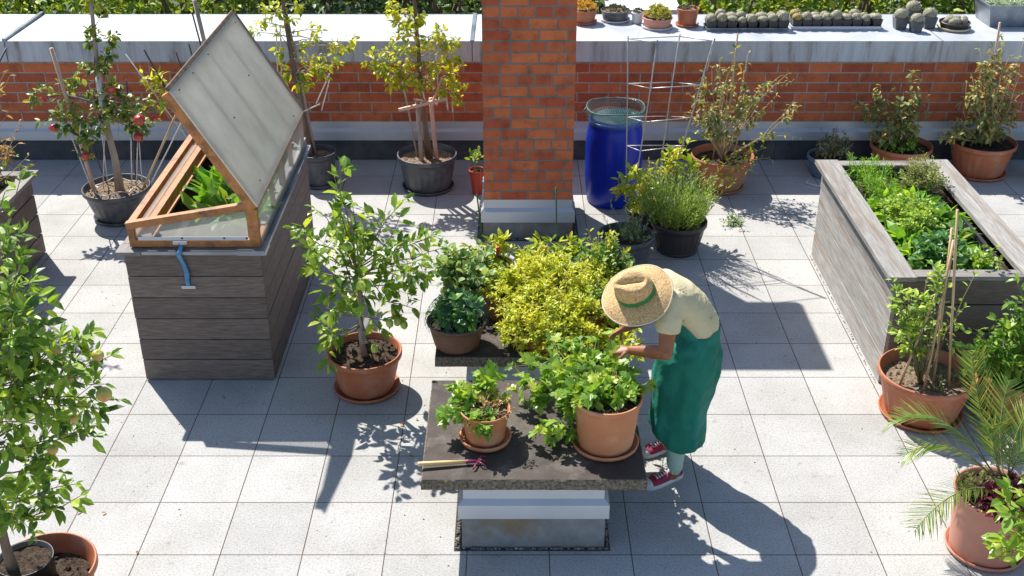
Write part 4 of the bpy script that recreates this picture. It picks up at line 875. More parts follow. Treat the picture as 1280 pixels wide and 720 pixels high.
# --- citrus at extreme lower right
r=root_of('potted_citrus',2.92,4.52,0,'glossy leaved young citrus cut off at the lower right corner','potted tree')
sz=pot_parts(r,.22,.33,.72,'terra',False,.04,sd=.05)
tr=[Vector(p) for p in ((.0,0,sz-.02),(.02,0,.5),(.0,.02,.75),(.02,0,1.0))]; trunk_part(r,tr,.014,.008)
tp=[rel(r,*q) for q in ((1248,640,4.6),(1255,628,4.6),(1262,665,4.5),(1240,680,4.5),(1250,690,4.5),(1268,700,4.4),(1275,640,4.6),(1278,620,4.5),(1262,645,4.4),(1280,690,4.4),(1243,672,4.5),(1272,615,4.6),(1290,650,4.5),(1290,600,4.6))]
shrub(r,None,tp,.082,.55,'L_citrus',4,'twig',.005,nsub=2,sublen=.09,subleaf=3,trunk=tr,droop=.2,t0=.6,rr=(.6,.2))
fruit(r,'lemon',rel(r,1246,686,4.5),.03,'lemon',1.2)
# ================================================================== ON THE SLABS
ZT=.531
r=root_of('potted_strawberry_plant',-.165,5.80,ZT,'smaller pale terracotta pot with a leafy plant at the left of the near slab','potted plant')
sz=pot_parts(r,.158,.235,.74,'terra_lt',False,.045,'drysoil',.035,rim=.02,thick=.008)
tp=[rel(r,*q) for q in ((552,512,5.85),(560,520,5.8),(570,505,5.9),(580,480,6.0),(600,468,6.05),(612,462,6.1),(625,470,6.0),(590,495,5.9),(610,485,5.95),(575,515,5.75),(590,525,5.68),(602,530,5.66),(596,470,6.1),(582,490,6.0),(630,500,5.9),(605,520,5.75),(630,505,5.9),(585,515,5.75),(565,490,6.0),(600,535,5.65))]
shrub(r,(0,0,sz),tp,.076,.9,'L_fig',5,'twig',.004,tpl=T_LOBE,nsub=1,sublen=.07,subleaf=3,droop=.3,t0=.5,sag=-.15,rr=(.5,.25))
shrub(r,(.03,0,sz),[(random.uniform(-.1,.17),random.uniform(-.12,.14),random.uniform(.24,.32)) for _ in range(12)],.03,.5,'L_dry',3,'dry_stem',.003,nsub=1,sublen=.05,subleaf=2,t0=.3,names=('dry_stem','dry_leaf'))
r=root_of('potted_lobed_plant',.575,5.75,ZT,'large pale orange pot overflowing with lobed green leaves on the near slab','potted plant')
sz=pot_parts(r,.215,.36,.78,'terra_lt',False,.04,'soil',.03,rim=.03)
tp=[rel(r,*q) for q in ((650,470,6.2),(660,480,6.1),(668,500,6.0),(690,530,5.8),(672,540,5.75),(688,545,5.75),(680,465,6.2),(700,455,6.25),(720,450,6.3),(735,440,6.3),(750,455,6.2),(765,465,6.1),(775,480,6.0),(793,500,5.75),(796,488,5.8),(775,500,5.7),(755,505,5.68),(730,503,5.7),(712,500,5.72),(700,490,5.8),(690,425,6.45),(705,432,6.4),(725,425,6.45),(745,428,6.4),(765,432,6.35),(780,445,6.25),(640,458,6.3),(655,452,6.35),(672,445,6.4),(760,418,6.5),(720,495,5.75),(740,500,5.7),(760,500,5.7),(695,480,5.95),(715,475,6.0),(740,475,6.0),(790,480,5.8),(760,445,6.25),(645,485,6.15),(725,498,5.7),(780,460,6.1),(705,505,5.75),(670,460,6.3),(655,500,6.05),(735,460,6.15),(700,465,6.1))]
shrub(r,(0,0,sz),tp,.080,.88,'L_fig',7,'twig',.005,tpl=T_LOBE,nsub=2,sublen=.09,subleaf=4,droop=.3,t0=.4,sag=-.1,rr=(.5,.28))
# hand cultivator
a=at_z(522,580,ZT+.03); b=at_z(585,577,ZT+.02); 
r=root_of('hand_cultivator',a.x,a.y,ZT,'small hand rake with varnished wooden handle and purple head lying on the near slab','garden tool')
m=MB(); A=a-r.location; B=b-r.location; m.tube([A,A+(B-A)*.03,A+(B-A)*.5,B],[.010,.0135,.0135,.010],10); m.build('handle',M['tool_wood'],r)
m=MB(); C_=B+(B-A).normalized()*.06; m.tube([B-(B-A)*.04,B,C_],[.014,.013,.007],8)
for dy in (-.035,0,.035): m.tube([C_,C_+Vector((.02,dy,.012)),C_+Vector((.045,dy*1.3,.0)),C_+Vector((.04,dy*1.4,-.015))],[.005,.005,.0045,.003],6)
m.tube([C_,C_+Vector((-.02,-.06,.002)),C_+Vector((-.03,-.075,-.008))],[.005,.006,.003],6); m.build('fork_head',M['red_tool'],r)
# rear slab
r=root_of('netted_bowl_plant',-.39,6.95,ZT,'brown bowl of dark green leaves under green netting at the rear slab left corner','potted plant')
pot_parts(r,.212,.20,.74,'brownpot',False,None,'soil',.05,rim=.02)
shrub(r,(0,0,.15),tips_in((0,.02,.25),(.20,.22,.17),46,0),.055,.8,'L_straw',6,'twig',.003,tpl=T_ROUND,nsub=1,sublen=.06,subleaf=4,t0=.4,droop=.3)
shrub(r,(.04,-.08,.15),tips_in((.05,-.08,.22),(.11,.10,.08),14,0),.05,.7,'L_veg',5,'twig',.003,nsub=1,t0=.4,names=('pale_stem','pale_foliage'),sublen=.05,subleaf=3)
m=MB()
def dome_pt(u,v,R=.225,h=.23): a=2*PI*u; return Vector((R*math.cos(a)*math.cos(v),R*math.sin(a)*math.cos(v),.17+h*math.sin(v)))
for k in range(30):
    for s_ in (-1,1): m.tube([dome_pt(k/30+s_*t*.12,t*1.3*(.9)) for t in [i/8 for i in range(9)]],.0011,3)
m.build('net',M['net'],r)
m=MB(); m.tube([(.205*math.cos(a),.205*math.sin(a),.20+.008*math.sin(3*a)) for a in [i*PI/16 for i in range(33)]],.004,5); m.build('net_cord',M['darkrod'],r)
r=root_of('netted_pot_plant',-.05,7.38,ZT,'terracotta pot wrapped in diamond wire netting on the rear slab behind the bowl','potted plant')
pot_parts(r,.165,.19,.8,'terra',False,None,'soil',.03,rim=.03)
m=MB()
for k in range(26):
    for s_ in (-1,1): m.tube([((.150+.024*t)*math.cos(2*PI*(k/26+s_*t*.14)),(.150+.024*t)*math.sin(2*PI*(k/26+s_*t*.14)),.01+.2*t) for t in [i/6 for i in range(7)]],.0013,3)
m.build('wire_net',M['wirenet'],r)
shrub(r,(0,0,.16),tips_in((0,.05,.24),(.16,.16,.15),18,0),.04,.5,'L_basil',7,'twig',.003,nsub=2,sublen=.05,subleaf=5,t0=.4,rr=(.3,.2))
r=root_of('potted_geranium',-.33,7.62,ZT,'pale grey green crinkled geranium on the left of the rear slab','potted plant')
pot_parts(r,.15,.16,.8,'blackpot',False,None)
shrub(r,(0,0,.12),tips_in((-.02,-.05,.22),(.27,.30,.24),56,0),.06,.9,'L_pelarg',6,'twig',.004,tpl=T_ROUND,nsub=1,sublen=.07,subleaf=4,t0=.4,fold=.4)
r=root_of('potted_chilli_plant',-.12,7.92,ZT,'yellow leaved pepper plant with one red fruit at the back left slab corner','potted plant')
pot_parts(r,.14,.16,.8,'blackpot',False,None)
tp=[rel(r,*q) for q in ((575,320,7.9),(585,308,7.9),(597,305,7.9),(610,310,7.9),(622,300,7.9),(628,305,7.9),(640,312,7.85),(600,325,7.8),(615,330,7.8),(570,335,7.8),(590,335,7.8),(632,298,7.9),(618,305,7.9),(605,340,7.7),(580,325,7.9))]
shrub(r,(0,0,.12),tp,.085,.38,'L_pepper',6,'twig',.004,nsub=2,sublen=.07,subleaf=5,t0=.5,droop=.35)
fruit(r,'red_pepper',rel(r,622,313,7.85),.020,'pepper',1.9)
stick(r,(-.08,0,.1),rel(r,596,243,8.0),.006,'greencord')
r=root_of('potted_chilli_plant',.27,7.90,ZT,'light green pepper plant with two red fruits at the back centre of the slab','potted plant')
pot_parts(r,.14,.16,.8,'blackpot',False,None)
tp=[rel(r,*q) for q in ((668,310,7.9),(675,300,7.9),(690,300,7.9),(700,303,7.9),(712,300,7.9),(722,305,7.9),(730,308,7.85),(680,320,7.8),(700,325,7.8),(715,318,7.8),(690,330,7.7),(705,312,7.8),(665,330,7.75),(720,330,7.7),(650,320,7.8),(735,322,7.8))]
shrub(r,(0,0,.12),tp,.09,.38,'L_pepper',6,'twig',.004,nsub=2,sublen=.07,subleaf=5,t0=.5,droop=.35,rr=(.3,.25))
fruit(r,'red_pepper',rel(r,675,315,7.8),.020,'pepper',1.9); fruit(r,'red_pepper',rel(r,682,312,7.8),.016,'pepper',1.6)
stick(r,(.08,0,.1),rel(r,695,234,8.0),.006,'greencord')
r=root_of('potted_leafy_plant',.68,7.6,ZT,'dark and reddish leaved bush at the back right of the slab behind the straw hat','potted plant')
pot_parts(r,.14,.16,.8,'blackpot',False,None)
shrub(r,(0,0,.12),tips_in((-.02,-.02,.28),(.26,.25,.22),46,0),.06,.5,'L_vegdk',6,'twig',.004,nsub=2,sublen=.08,subleaf=5,t0=.45)
shrub(r,(0,0,.2),tips_in((.0,.0,.44),(.22,.2,.1),12,0),.045,.5,'L_pear',5,'dry_stem',.004,nsub=1,sublen=.08,subleaf=4,t0=.5,names=('tip_stem','tip_foliage'))
r=root_of('potted_basil',.22,7.0,ZT,'great mound of tiny yellow basil leaves spilling over a terracotta bowl on the rear slab','potted plant')
pot_parts(r,.255,.135,.72,'terra',False,None,'soil',.02,rim=.02)
ms=MB(); fo=Fol(); cc=Vector((.09,.16,.21)); MOUNDS=[((.02,-.16,.08),.22),((.26,-.14,.08),.20),((-.12,-.05,.10),.20),((.0,.02,.17),.30),((.0,.02,.17),.30),((.30,.02,.17),.25),((.36,.22,.20),.24),((.12,.34,.26),.30),((-.17,.30,.22),.24),((.10,-.10,.12),.22),((.40,.42,.26),.20),((-.02,.52,.28),.22)]
for _ in range(1500):
    v=rv(1).normalized(); v.z=abs(v.z)*1.0-.12
    if v.y<0: v.y*=1.0
    q=1+.16*math.sin(v.x*7+1)*math.sin(v.y*8+v.z*5)+random.uniform(-.2,.12)
    mc,mr=random.choice(MOUNDS); mc=Vector(mc)
    p=mc+Vector((v.x*mr*q,v.y*mr*q,max(-.10,v.z*mr*.8*q)))
    b=mc+Vector((v.x*mr*.35,v.y*mr*.35,-.06)); 
    pts=[b.lerp(p,.55),b.lerp(p,.8)+rv(.006),p]
    ms.tube(pts,[.0022,.0018,.001],3)
    d=(p-b).normalized()
    for k in range(14):
        pp,_=along(pts,random.uniform(.05,1)); o=rv(1); o=(o-d*o.dot(d)).normalized()
        l=random.uniform(.020,.046); fo.one(pp,o*.8+d*.8,l,l*.42,up=.8,r=min(1,max(0,random.gauss(.55,.25)+.12*math.sin(p.x*14)*math.sin(p.y*11))))
ms.build('stem',M['twig'],r); mb=MB(); fo.put(mb,T_LEAF,.3,.3); mb.build('foliage',M['L_basil'],r)
r=root_of('black_plastic_bag',.33,6.86,ZT,'crumpled black plastic bag wedged between the basil bowl and the near slab','bag')
m=MB(); m.blob((0,-.02,.06),(.085,.055,.085),0,14,10,.28); m.build('bag',M['blackpot'],r)
r=root_of('potted_herb',.755,6.93,ZT,'small black pot with a seedling being planted under the gardener hands','potted plant')
pot_parts(r,.11,.17,.75,'blackpot',False,None,rim=.015)
r2=root_of('potted_herb',.62,7.12,ZT,'reddish terracotta pot half hidden between the basil mound and the gardener hands','potted plant')
pot_parts(r2,.15,.2,.75,'terra',False,None,rim=.03)
tp=[rel(r,*q) for q in ((785,425,6.6),(790,440,6.5),(800,432,6.6),(775,420,6.7),(770,445,6.5),(790,415,6.7),(798,445,6.5),(780,435,6.5),(768,410,6.9),(805,438,6.6))]
shrub(r,(0,0,.14),tp,.07,.5,'L_pepper',4,'twig',.003,nsub=1,sublen=.06,subleaf=4,t0=.5,rr=(.4,.2))
shrub(r2,(0,0,.18),tips_in((0,0,.28),(.16,.16,.10),22,0),.055,.5,'L_vegdk',5,'twig',.003,nsub=1,sublen=.07,subleaf=5,t0=.4)
# ================================================================== COLD FRAME AND BED PLANTS
def rosette(name,x,y,z,n,L,W,mat,label,cat='vegetable',h=.8,group=None):
    r=root_of(name,x,y,z,label,cat,group); fo=Fol(); ms=MB()
    for i in range(n):
        a=i*2.4; e=random.uniform(.35,1.2); d=Vector((math.cos(a)*math.cos(e),math.sin(a)*math.cos(e),math.sin(e)*h)); s=L*random.uniform(.35,.6)
        b=d*s*.9; ms.tube([(0,0,0),b],[.005,.003],4); fo.one(b,d+Vector((0,0,-.2)),L*random.uniform(.7,1.1),W*random.uniform(.8,1.2),up=.6,r=min(1,max(0,random.gauss(.5,.25))))
    ms.build('stalk',M['L_veg'],r); mb=MB(); fo.put(mb,T_LEAF,.45,.3); mb.build('leaf',M[mat],r); return r
for k,(x,y) in enumerate(((-2.30,8.05),(-2.16,7.92),(-2.22,8.28),(-2.05,8.12),(-2.38,8.4),(-2.08,8.4),(-1.98,7.85))):
    rosette('chard_plant',x,y,1.0,20,.22,.095,('L_veg','L_vegdk')[k%2],'young chard plant sprouting inside the open cold frame',h=1.7,group='chard plants in the cold frame')
def bedplants():
    G_='salad and herb plants in the silver raised bed'
    r=root_of('carrot_plants',3.05,8.95,.84,'feathery green carrot tops along the left edge of the silver bed','vegetable')
    ms=MB(); fo=Fol()
    for _ in range(90):
        b=Vector((random.gauss(0,.05),random.uniform(-.35,.3),0)); tpp=b+Vector((random.uniform(-.12,.14),random.uniform(-.12,.1),random.uniform(.12,.26))); pts=limb(b,tpp,.1,4); ms.tube(pts,.0022,3)
        fo.along(pts,.35,1,14,.045,.16,.9,.6)
    ms.build('stem',M['L_veg'],r); mb=MB(); fo.put(mb,T_DIA); mb.build('foliage',M['L_veg'],r)
    r=root_of('thyme_plant',3.48,8.95,.84,'grey green small leaved herb bush at the back right of the silver bed','herb')
    shrub(r,(0,0,0),tips_in((0,0,.12),(.22,.28,.2),90,0),.022,.6,'L_herb',12,'dry_stem',.003,nsub=3,sublen=.06,subleaf=8,t0=.2)
    r=root_of('parsley_plants',3.15,8.2,.84,'bright curly pale green parsley in the middle left of the silver bed','herb')
    shrub(r,(0,0,0),tips_in((0,.05,.10),(.22,.38,.13),110,0),.032,.8,'L_rosemary',9,'twig',.003,tpl=T_LOBE,nsub=2,sublen=.05,subleaf=6,t0=.4,rr=(.6,.25))
    r=root_of('strawberry_plants',3.15,7.62,.84,'dark broad leaved strawberries in the near corner of the silver bed','vegetable')
    shrub(r,(0,0,0),tips_in((0.02,-.02,.08),(.22,.22,.12),60,0),.06,.7,'L_straw',5,'twig',.003,tpl=T_ROUND,nsub=1,sublen=.06,subleaf=4,t0=.5)
    for i,(x,y,mt,lb) in enumerate(((3.42,8.35,'L_vegdk','large leaved chard between the parsley and the herb bush in the silver bed'),(3.35,8.62,'L_veg','upright bright chard at the rear middle of the silver bed'),(3.45,8.0,'L_vegdk','dark rocket leaves on the right side of the silver bed'),(3.3,7.9,'L_veg','pale lettuce in the near middle of the silver bed'),(3.12,8.62,'L_veg','bright lettuce at the rear left of the silver bed'),(3.40,7.55,'L_veg','yellowing rocket at the near right of the silver bed'),(3.28,8.4,'L_veg','small green lettuce in the centre of the silver bed'),(3.02,7.95,'L_veg','leafy lettuce against the left cap of the silver bed'),(3.48,8.3,'L_veg','lettuce against the right cap of the silver bed'),(3.2,7.45,'L_vegdk','dark salad head beside the near end cap of the silver bed'))):
        rosette('salad_plant',x,y,.83,60,.14,.075,mt,lb,'vegetable')
    for k in range(16):
        x,y=((3.02,3.44)[k%2]+random.uniform(-.03,.03),7.5+k*.11) if k<12 else (random.uniform(3.05,3.5),random.uniform(8.0,9.1))
        rosette('seedling_plant',x,y,.83,26,.11,.055,('L_veg','L_vegdk')[k%3==0],'small green seedling filling a gap at the edge of the silver bed','vegetable',group='seedlings filling the silver raised bed')
    r=root_of('trailing_tomato_sprig',3.52,7.5,.84,'small leafy sprig spilling towards the near right cap of the silver bed','plant')
    shrub(r,(0,0,0),[rel(r,*q) for q in ((1240,320,7.35),(1230,310,7.5),(1250,325,7.3),(1225,325,7.4),(1245,308,7.4),(1200,318,7.5),(1215,310,7.5))],.045,.6,'L_fig',5,'twig',.004,nsub=2,sublen=.07,subleaf=4,t0=.4)
bedplants()
r=root_of('perforated_crate',3.570,7.85,.845,'black perforated plastic panel standing inside the right edge of the silver bed','crate')
m=MB()
for i in range(15): m.box((-.012,-.32+i*.045,-.05),(-.004,-.305+i*.045,.09))
for k in range(5): m.box((-.014,-.33,-.05+k*.034),(-.002,.33,-.035+k*.034))
m.box((-.016,-.335,.085),(.004,.335,.098)); m.build('panel',M['blackpot'],r)
m=MB(); a_=at_y(1160,302,7.75)-r.location; m.tube([a_,a_+Vector((.18,.1,.05)),(-.04,.2,.06)],[.003,.005,.004],5); o=m.build('label_stick',M['wirenet'],r)
# ================================================================== WALL-TOP PLANTS
ZC=CT+.001
def wtop(px,py): return at_z(px,py,ZC)
def bowl_plant(px,yb,Rr,h,k,pot,sau,lm,label,tips=60,L=.035,hh=.10,saumat=None,name='potted_succulent'):
    g=wtop(px,yb); y=g.y+Rr*k; r=root_of(name,g.x,y,ZC,label,'potted plant','plants standing on the coping')
    pot_parts(r,Rr,h,k,pot,False,None,'drysoil',.02,rim=.02,thick=.008)
    if saumat:
        m=MB(); rs=Rr*k+.035; m.lathe([(rs*.5,.001),(rs*.95,.001),(rs,.02),(rs-.006,.022),(rs*.9,.008),(.001,.008)],40); m.build('saucer',M[saumat],r)
    mb=MB(); fo=Fol()
    for _ in range(tips):
        t=random.uniform(0,2*PI); q=Rr*.85*math.sqrt(random.random()); c=Vector((q*math.cos(t),q*math.sin(t),h-.01+hh*(1-(q/Rr)**2)*random.uniform(.3,1)))
        for k2 in range(9):
            a=k2*2.4; e=.3+k2*.12; fo.one(c,Vector((math.cos(a)*math.cos(e),math.sin(a)*math.cos(e),math.sin(e))),L*random.uniform(.7,1.1),L*.45,up=.4)
    fo.put(mb,T_LEAF,-.2,.3); mb.build('foliage',M[lm],r); return r
bowl_plant(730,31,.155,.15,.75,'terra',1,'L_succ','terracotta bowl of orange yellow succulents next to the chimney on the coping',60,.04,.10,'terra')
bowl_plant(770,29,.165,.12,.8,'greypot',1,'L_succd','anthracite bowl of dark low succulents on a pale saucer on the coping',40,.028,.05,'plaster')
bowl_plant(797,30,.068,.12,.8,'plaster',0,'L_succd','small pale grey pot of stubby plants between two bowls on the coping',12,.028,.05,None)
bowl_plant(823,38,.165,.115,.82,'terra_pink',1,'L_succg','pinkish shallow bowl of green and red succulents on a grey saucer',70,.045,.13,'plaster')
bowl_plant(860,34,.125,.19,.75,'terra',1,'L_succd','taller plain terracotta pot of low grey succulents left of the cactus trays',30,.022,.03,'terra')
# cacti
def cactus(x,y,z,s,label,group,mat='cactus',pot=True,squash=1.0,name='potted_cactus'):
    r=empty(name,(x,y,z),label,'cactus',group)
    hp=0
    if pot:
        hp=.085*s/.05*1.05; w=s*1.04; w0=s*.8
        m=MB(); m.rect([(-w0,w0,-w0,w0,0),(-w,w,-w,w,hp),(-w*.88,w*.88,-w*.88,w*.88,hp),(-w*.85,w*.85,-w*.85,w*.85,hp-.012)],cap0=True); m.build('pot',M['blackpot'],r)
    m=MB(); n=26; P=[]
    R=[]
    for i in range(9):
        a=-PI/2*.7+(PI/2+PI/2*.7)*i/8; ring=[]
        for j in range(n):
            t=2*PI*j/n; q=s*math.cos(a)*(1+.09*(1 if j%2 else -1)); ring.append((q*math.cos(t),q*math.sin(t),hp+s*.35+s*squash*math.sin(a)))
        R.append(ring)
    m.rings(R,cap1=True,smooth=True)
    mb=MB(); pts=[];dd=[];N=[]
    for _ in range(230):
        v=rv(1).normalized()
        if v.z<-.5: continue
        pts.append((v.x*s*.98,v.y*s*.98,hp+s*.35+v.z*s*squash*.98)); q=(v+rv(.45)); dd.append(tuple(q)); N.append(tuple(rv(1)))
    m.leaves(T_DIA,pts,dd,N,s*.34,.0022,1)
    m.build('cactus_body',[M[mat],M['wirenet']],r); return r
def copyat(src,x,y,z,label,s=1,rz=0):
    c=copy_tree(src); c.location=(x,y,z); c['label']=label; c.scale=(s,s,s); c.rotation_euler=(0,0,rz); return c
def tray(px0,px1,pyf,depth,n,name_lbl,mt,glabel,yellow=()):
    a=wtop(px0,pyf); b=wtop(px1,pyf); W_=b.x-a.x; r=root_of('plant_tray',(a.x+b.x)/2,a.y+depth/2,ZC,name_lbl,'tray','trays of small cacti on the coping')
    m=MB(); w=W_/2; d=depth/2
    m.rect([(-w,w,-d,d,.0),(-w-.005,w+.005,-d-.005,d+.005,.035),(-w+.003,w-.003,-d+.003,d-.003,.035),(-w+.006,w-.006,-d+.006,d-.006,.008)],cap0=True); m.build('tray',M[mt],r)
    pitch=W_/n; srcs=[cactus(0,0,-5,pitch*.47,'x','x','cactus',True,q) for q in (1.0,1.25,.65)]; sy=cactus(0,0,-5,pitch*.47,'x','x','cactus_y',True,.9)
    used=set(); order=0
    rows=('front','back')
    for row in (0,1):
        for i in range(n):
            src=sy if (row,i) in yellow else srcs[(i*7+row*3)%3]
            x=a.x+(i+.5)*pitch; y=a.y+.055+row*.10
            lb=glabel
            if (row,i) in yellow: lb='golden spined cactus at the left end of the right cactus tray'
            if src.name not in used:
                used.add(src.name); c=src; c.location=(x,y,ZC+.01); c['label']=lb
            else: c=copyat(src,x,y,ZC+.01,lb,random.uniform(.8,1.14),random.uniform(0,.25))
            c['group']='small potted cacti in the '+('left' if px0<950 else 'right')+' tray' if (row,i) not in yellow else 'golden cacti in the right tray'
    for s_ in srcs+[sy]:
        if s_.name not in used:
            for ch in list(s_.children): bpy.data.objects.remove(ch)
            bpy.data.objects.remove(s_)
tray(883,985,39,.21,8,'long dark tray of black potted grey cacti on the left of the coping','sheet_metal','grey brown bristly cactus in a black square pot in the left tray')
tray(990,1101,37,.21,9,'pale grey tray of grey and golden cacti on the coping','plaster','grey brown bristly cactus in the right tray',yellow=((0,0),(1,0)))
c0=None
for px,py,s,lb in ((1126,37,.068,'round cactus in a grey pot, leftmost of the four loose cactus pots'),(1141,29,.075,'largest round cactus, at the back of the four loose cactus pots'),(1146,41,.062,'round cactus nearest the coping edge among the four loose cactus pots'),(1162,36,.068,'round cactus in a grey pot, rightmost of the four loose cactus pots')):
    g=wtop(px,py); c=cactus(g.x,g.y+.06,ZC,s,lb,'loose cactus pots on the coping','cactus'); 
    for ch in c.children:
        if ch.name.startswith('pot'): ch.data.materials[0]=M['greypot']
g=wtop(1197,40); r=root_of('cactus_bowl',g.x,g.y+.13,ZC,'shallow dark bowl holding a cluster of cacti on a cream saucer','cactus')
pot_parts(r,.165,.085,.8,'darkpot',False,None,'drysoil',.02,rim=.02,thick=.008)
m=MB(); m.lathe([(.08,.001),(.16,.001),(.18,.03),(.174,.032),(.15,.008),(.001,.008)],40); m.build('saucer',M['hat_edge'],r)
for k in range(9):
    a=k*2.4; q=.035*math.sqrt(k); c=cactus(0,0,0,.042,'x','x','cactus',False); cb=c.children[0]; cb.parent=r; cb.location=(q*math.cos(a)*1.15,q*math.sin(a),.075); bpy.data.objects.remove(c)
g=wtop(1246,36); r=root_of('planter_trough',g.x+.33,g.y+.30,ZC,'dark metal trough of silvery creeping plants at the right end of the coping','planter')
m=MB(); w,d=.42,.24; m.rect([(-w*.9,w*.9,-d*.9,d*.9,0),(-w,w,-d,d,.22),(-w-.012,w+.012,-d-.012,d+.012,.22),(-w-.012,w+.012,-d-.012,d+.012,.235),(-w+.01,w-.01,-d+.01,d-.01,.235),(-w+.015,w-.015,-d+.015,d-.015,.19)],cap0=True); m.build('trough',M['sheet_metal'],r)
mb=MB(); fo=Fol()
for _ in range(520):
    c=Vector((random.uniform(-w,w)*.93,random.uniform(-d,d)*.92,.215+random.uniform(0,.04)))
    for k2 in range(6):
        a=k2*2.4; e=.2+k2*.2; fo.one(c,Vector((math.cos(a)*math.cos(e),math.sin(a)*math.cos(e),math.sin(e))),.028,.012,up=.4)
fo.put(mb,T_LEAF,-.1,.2); mb.build('foliage',M['L_succw'],r)
# ================================================================== BEHIND THE WALL
def bush(x,y,rx,ry,h,mat,label,n=1500,L=.14,name='hedge_bush',cat='shrub'):
    r=root_of(name,x,y,-.6,label,cat,'bushes behind the parapet'); ms=MB()
    for _ in range(9):
        ms.tube(limb((random.uniform(-.2,.2),random.uniform(-.2,.2),0),(random.uniform(-rx,rx)*.8,random.uniform(-ry,ry)*.6,h*.85),.08,5),[.05,.04,.035,.03,.02,.01],5)
    ms.build('stem',M['bark'],r); fo=Fol(); cl=[]
    for _ in range(max(10,n//14)):
        v=rv(1).normalized(); q=random.uniform(.72,1.05)
        c=Vector((v.x*rx*q,v.y*ry*q,h*.5+v.z*h*.52*q)); base=min(1,max(0,random.gauss(.5,.24)))
        for k in range(14):
            o=rv(.11); l=L*random.uniform(.6,1.2); fo.one(c+o*Vector((1,1,1)).length*.9,o.normalized()+v*.8+Vector((0,0,-.2)),l,l*.5,up=.7,r=min(1,max(0,base+random.gauss(0,.15))))
    mb=MB(); fo.put(mb,T_LEAF,.2,.2); mb.build('foliage',M[mat],r); return r
bx=[(-6.6,15.0,1.5,1.0,2.6,'L_hedge','yellow green bush with pinkish tips behind the far left of the wall'),
 (-4.3,15.3,1.2,1.0,2.7,'L_hedge','mottled bright bush behind the apple tree top'),
 (-2.6,15.6,1.3,1.0,2.6,'L_hedgeb','bluish dark bush behind the lid of the cold frame'),
 (-1.0,15.4,1.2,1.0,2.7,'L_hedged','dark green bush behind the pear tree tops'),
 (.6,15.8,1.1,.9,2.6,'L_hedged','dark bush directly behind the brick chimney'),
 (2.9,15.2,1.2,1.0,2.5,'L_hedge','light green grassy bush behind the cactus trays'),
 (4.5,15.4,1.3,1.0,2.6,'L_hedge','bright clipped bush behind the loose cactus pots'),
 (6.6,15.2,1.5,1.0,2.7,'L_hedged','dark green bush behind the trough at the far right'),
 (-8.6,15.2,1.4,1.0,2.6,'L_hedge','bushy shrub beyond the far left end of the wall'),
 (8.6,15.4,1.4,1.0,2.6,'L_hedged','deep green shrub beyond the far right end of the wall')]
for x,y,rx,ry,h,mt,lb in bx: bush(x,y,rx,ry,h,mt,lb,4200,.13)
for i,x in enumerate((-9,-5.5,-2,1.5,5,8.5)): bush(x,17.6,2.3,1.3,3.6,('L_hedged','L_hedge','L_hedged','L_hedge','L_hedged','L_hedge')[i],['tall dark tree mass far behind the left wall','tall bright shrub far behind the left wall','tall dark shrub far behind the cold frame','tall bright shrub far behind the chimney','tall dark shrub far behind the cactus trays','tall bright shrub far behind the right trough'][i],3600,.19)
# pale rendered block beyond the wall
r=root_of('rendered_block',1.62,14.0,-.6,'pale grey rendered block with a seam beyond the wall behind the succulent bowls','wall')
m=MB(); m.box((-.45,-.3,0),(.05,.3,1.75)); m.box((.056,-.3,0),(.40,.3,1.75)); m.box((-.47,-.32,1.75),(.42,.32,1.79)); m.build('block',M['plaster'],r)
# ================================================================== THE GARDENER
def frame(ax,side):
    ax=Vector(ax).normalized(); sd=Vector(side); sd=(sd-ax*sd.dot(ax)).normalized(); th=ax.cross(sd); return ax,sd,th
def ering(c,ax,ra,rb,side=(0,1,0),n=24,fn=None):
    ax,sd,th=frame(ax,side); out=[]
    for j in range(n):
        t=2*PI*j/n; k=fn(t) if fn else 1
        out.append(Vector(c)+sd*(ra*k*math.cos(t))+th*(rb*k*math.sin(t)))
    return out
def loft(mb,nodes,side=(0,1,0),n=20):
    """nodes: (centre, ra, rb); closed capped loft along the node path"""
    R=[]; k=len(nodes)
    for i,(c,ra,rb) in enumerate(nodes):
        a=Vector(nodes[min(i+1,k-1)][0])-Vector(nodes[max(i-1,0)][0]); R.append(ering(c,a,ra,rb,side,n))
    mb.rings(R,cap0=True,cap1=True)
def fuse(mb,name,matl,voxel,smooth,parent=None,it=6):
    """union of overlapping closed pieces as one continuous smooth skin"""
    t=mb.build('tmp_'+name,matl); md=t.modifiers.new('r','REMESH'); md.mode='VOXEL'; md.voxel_size=voxel; md.use_smooth_shade=True
    if smooth: s_=t.modifiers.new('s','SMOOTH'); s_.factor=smooth; s_.iterations=it
    bpy.context.view_layer.update(); dg=bpy.context.evaluated_depsgraph_get()
    me=bpy.data.meshes.new_from_object(t.evaluated_get(dg)); me.name=name
    if not me.materials: me.materials.append(matl)
    for p in me.polygons: p.use_smooth=True
    o=bpy.data.objects.new(name,me); COL.objects.link(o); old=t.data; bpy.data.objects.remove(t); bpy.data.meshes.remove(old)
    if parent: o.parent=parent
    return o
YC=6.20
hipN,hipF=Vector((1.15,YC-.085,.90)),Vector((1.15,YC+.085,.90))
anN,anF=Vector((1.075,6.085,.085)),Vector((1.085,6.42,.085))
knN,knF=hipN.lerp(anN,.5)+Vector((-.035,0,0)),hipF.lerp(anF,.5)+Vector((-.035,0,0))
shN,shF=Vector((.965,YC-.155,1.35)),Vector((.965,YC+.155,1.35))
elN=at_y(832,441,5.93); wrN=at_y(787,438,6.08); elF=at_y(822,392,6.46); wrF=at_y(779,411,6.45)
HN=Vector((-.36,-.50,.79)).normalized()          # up axis of head and hat
HC=at_y(795,366,6.06)                              # middle of the hat brim
FD=Vector((-.95,.0,-.1)); FD=(FD-HN*FD.dot(HN)).normalized(); SD=HN.cross(FD)
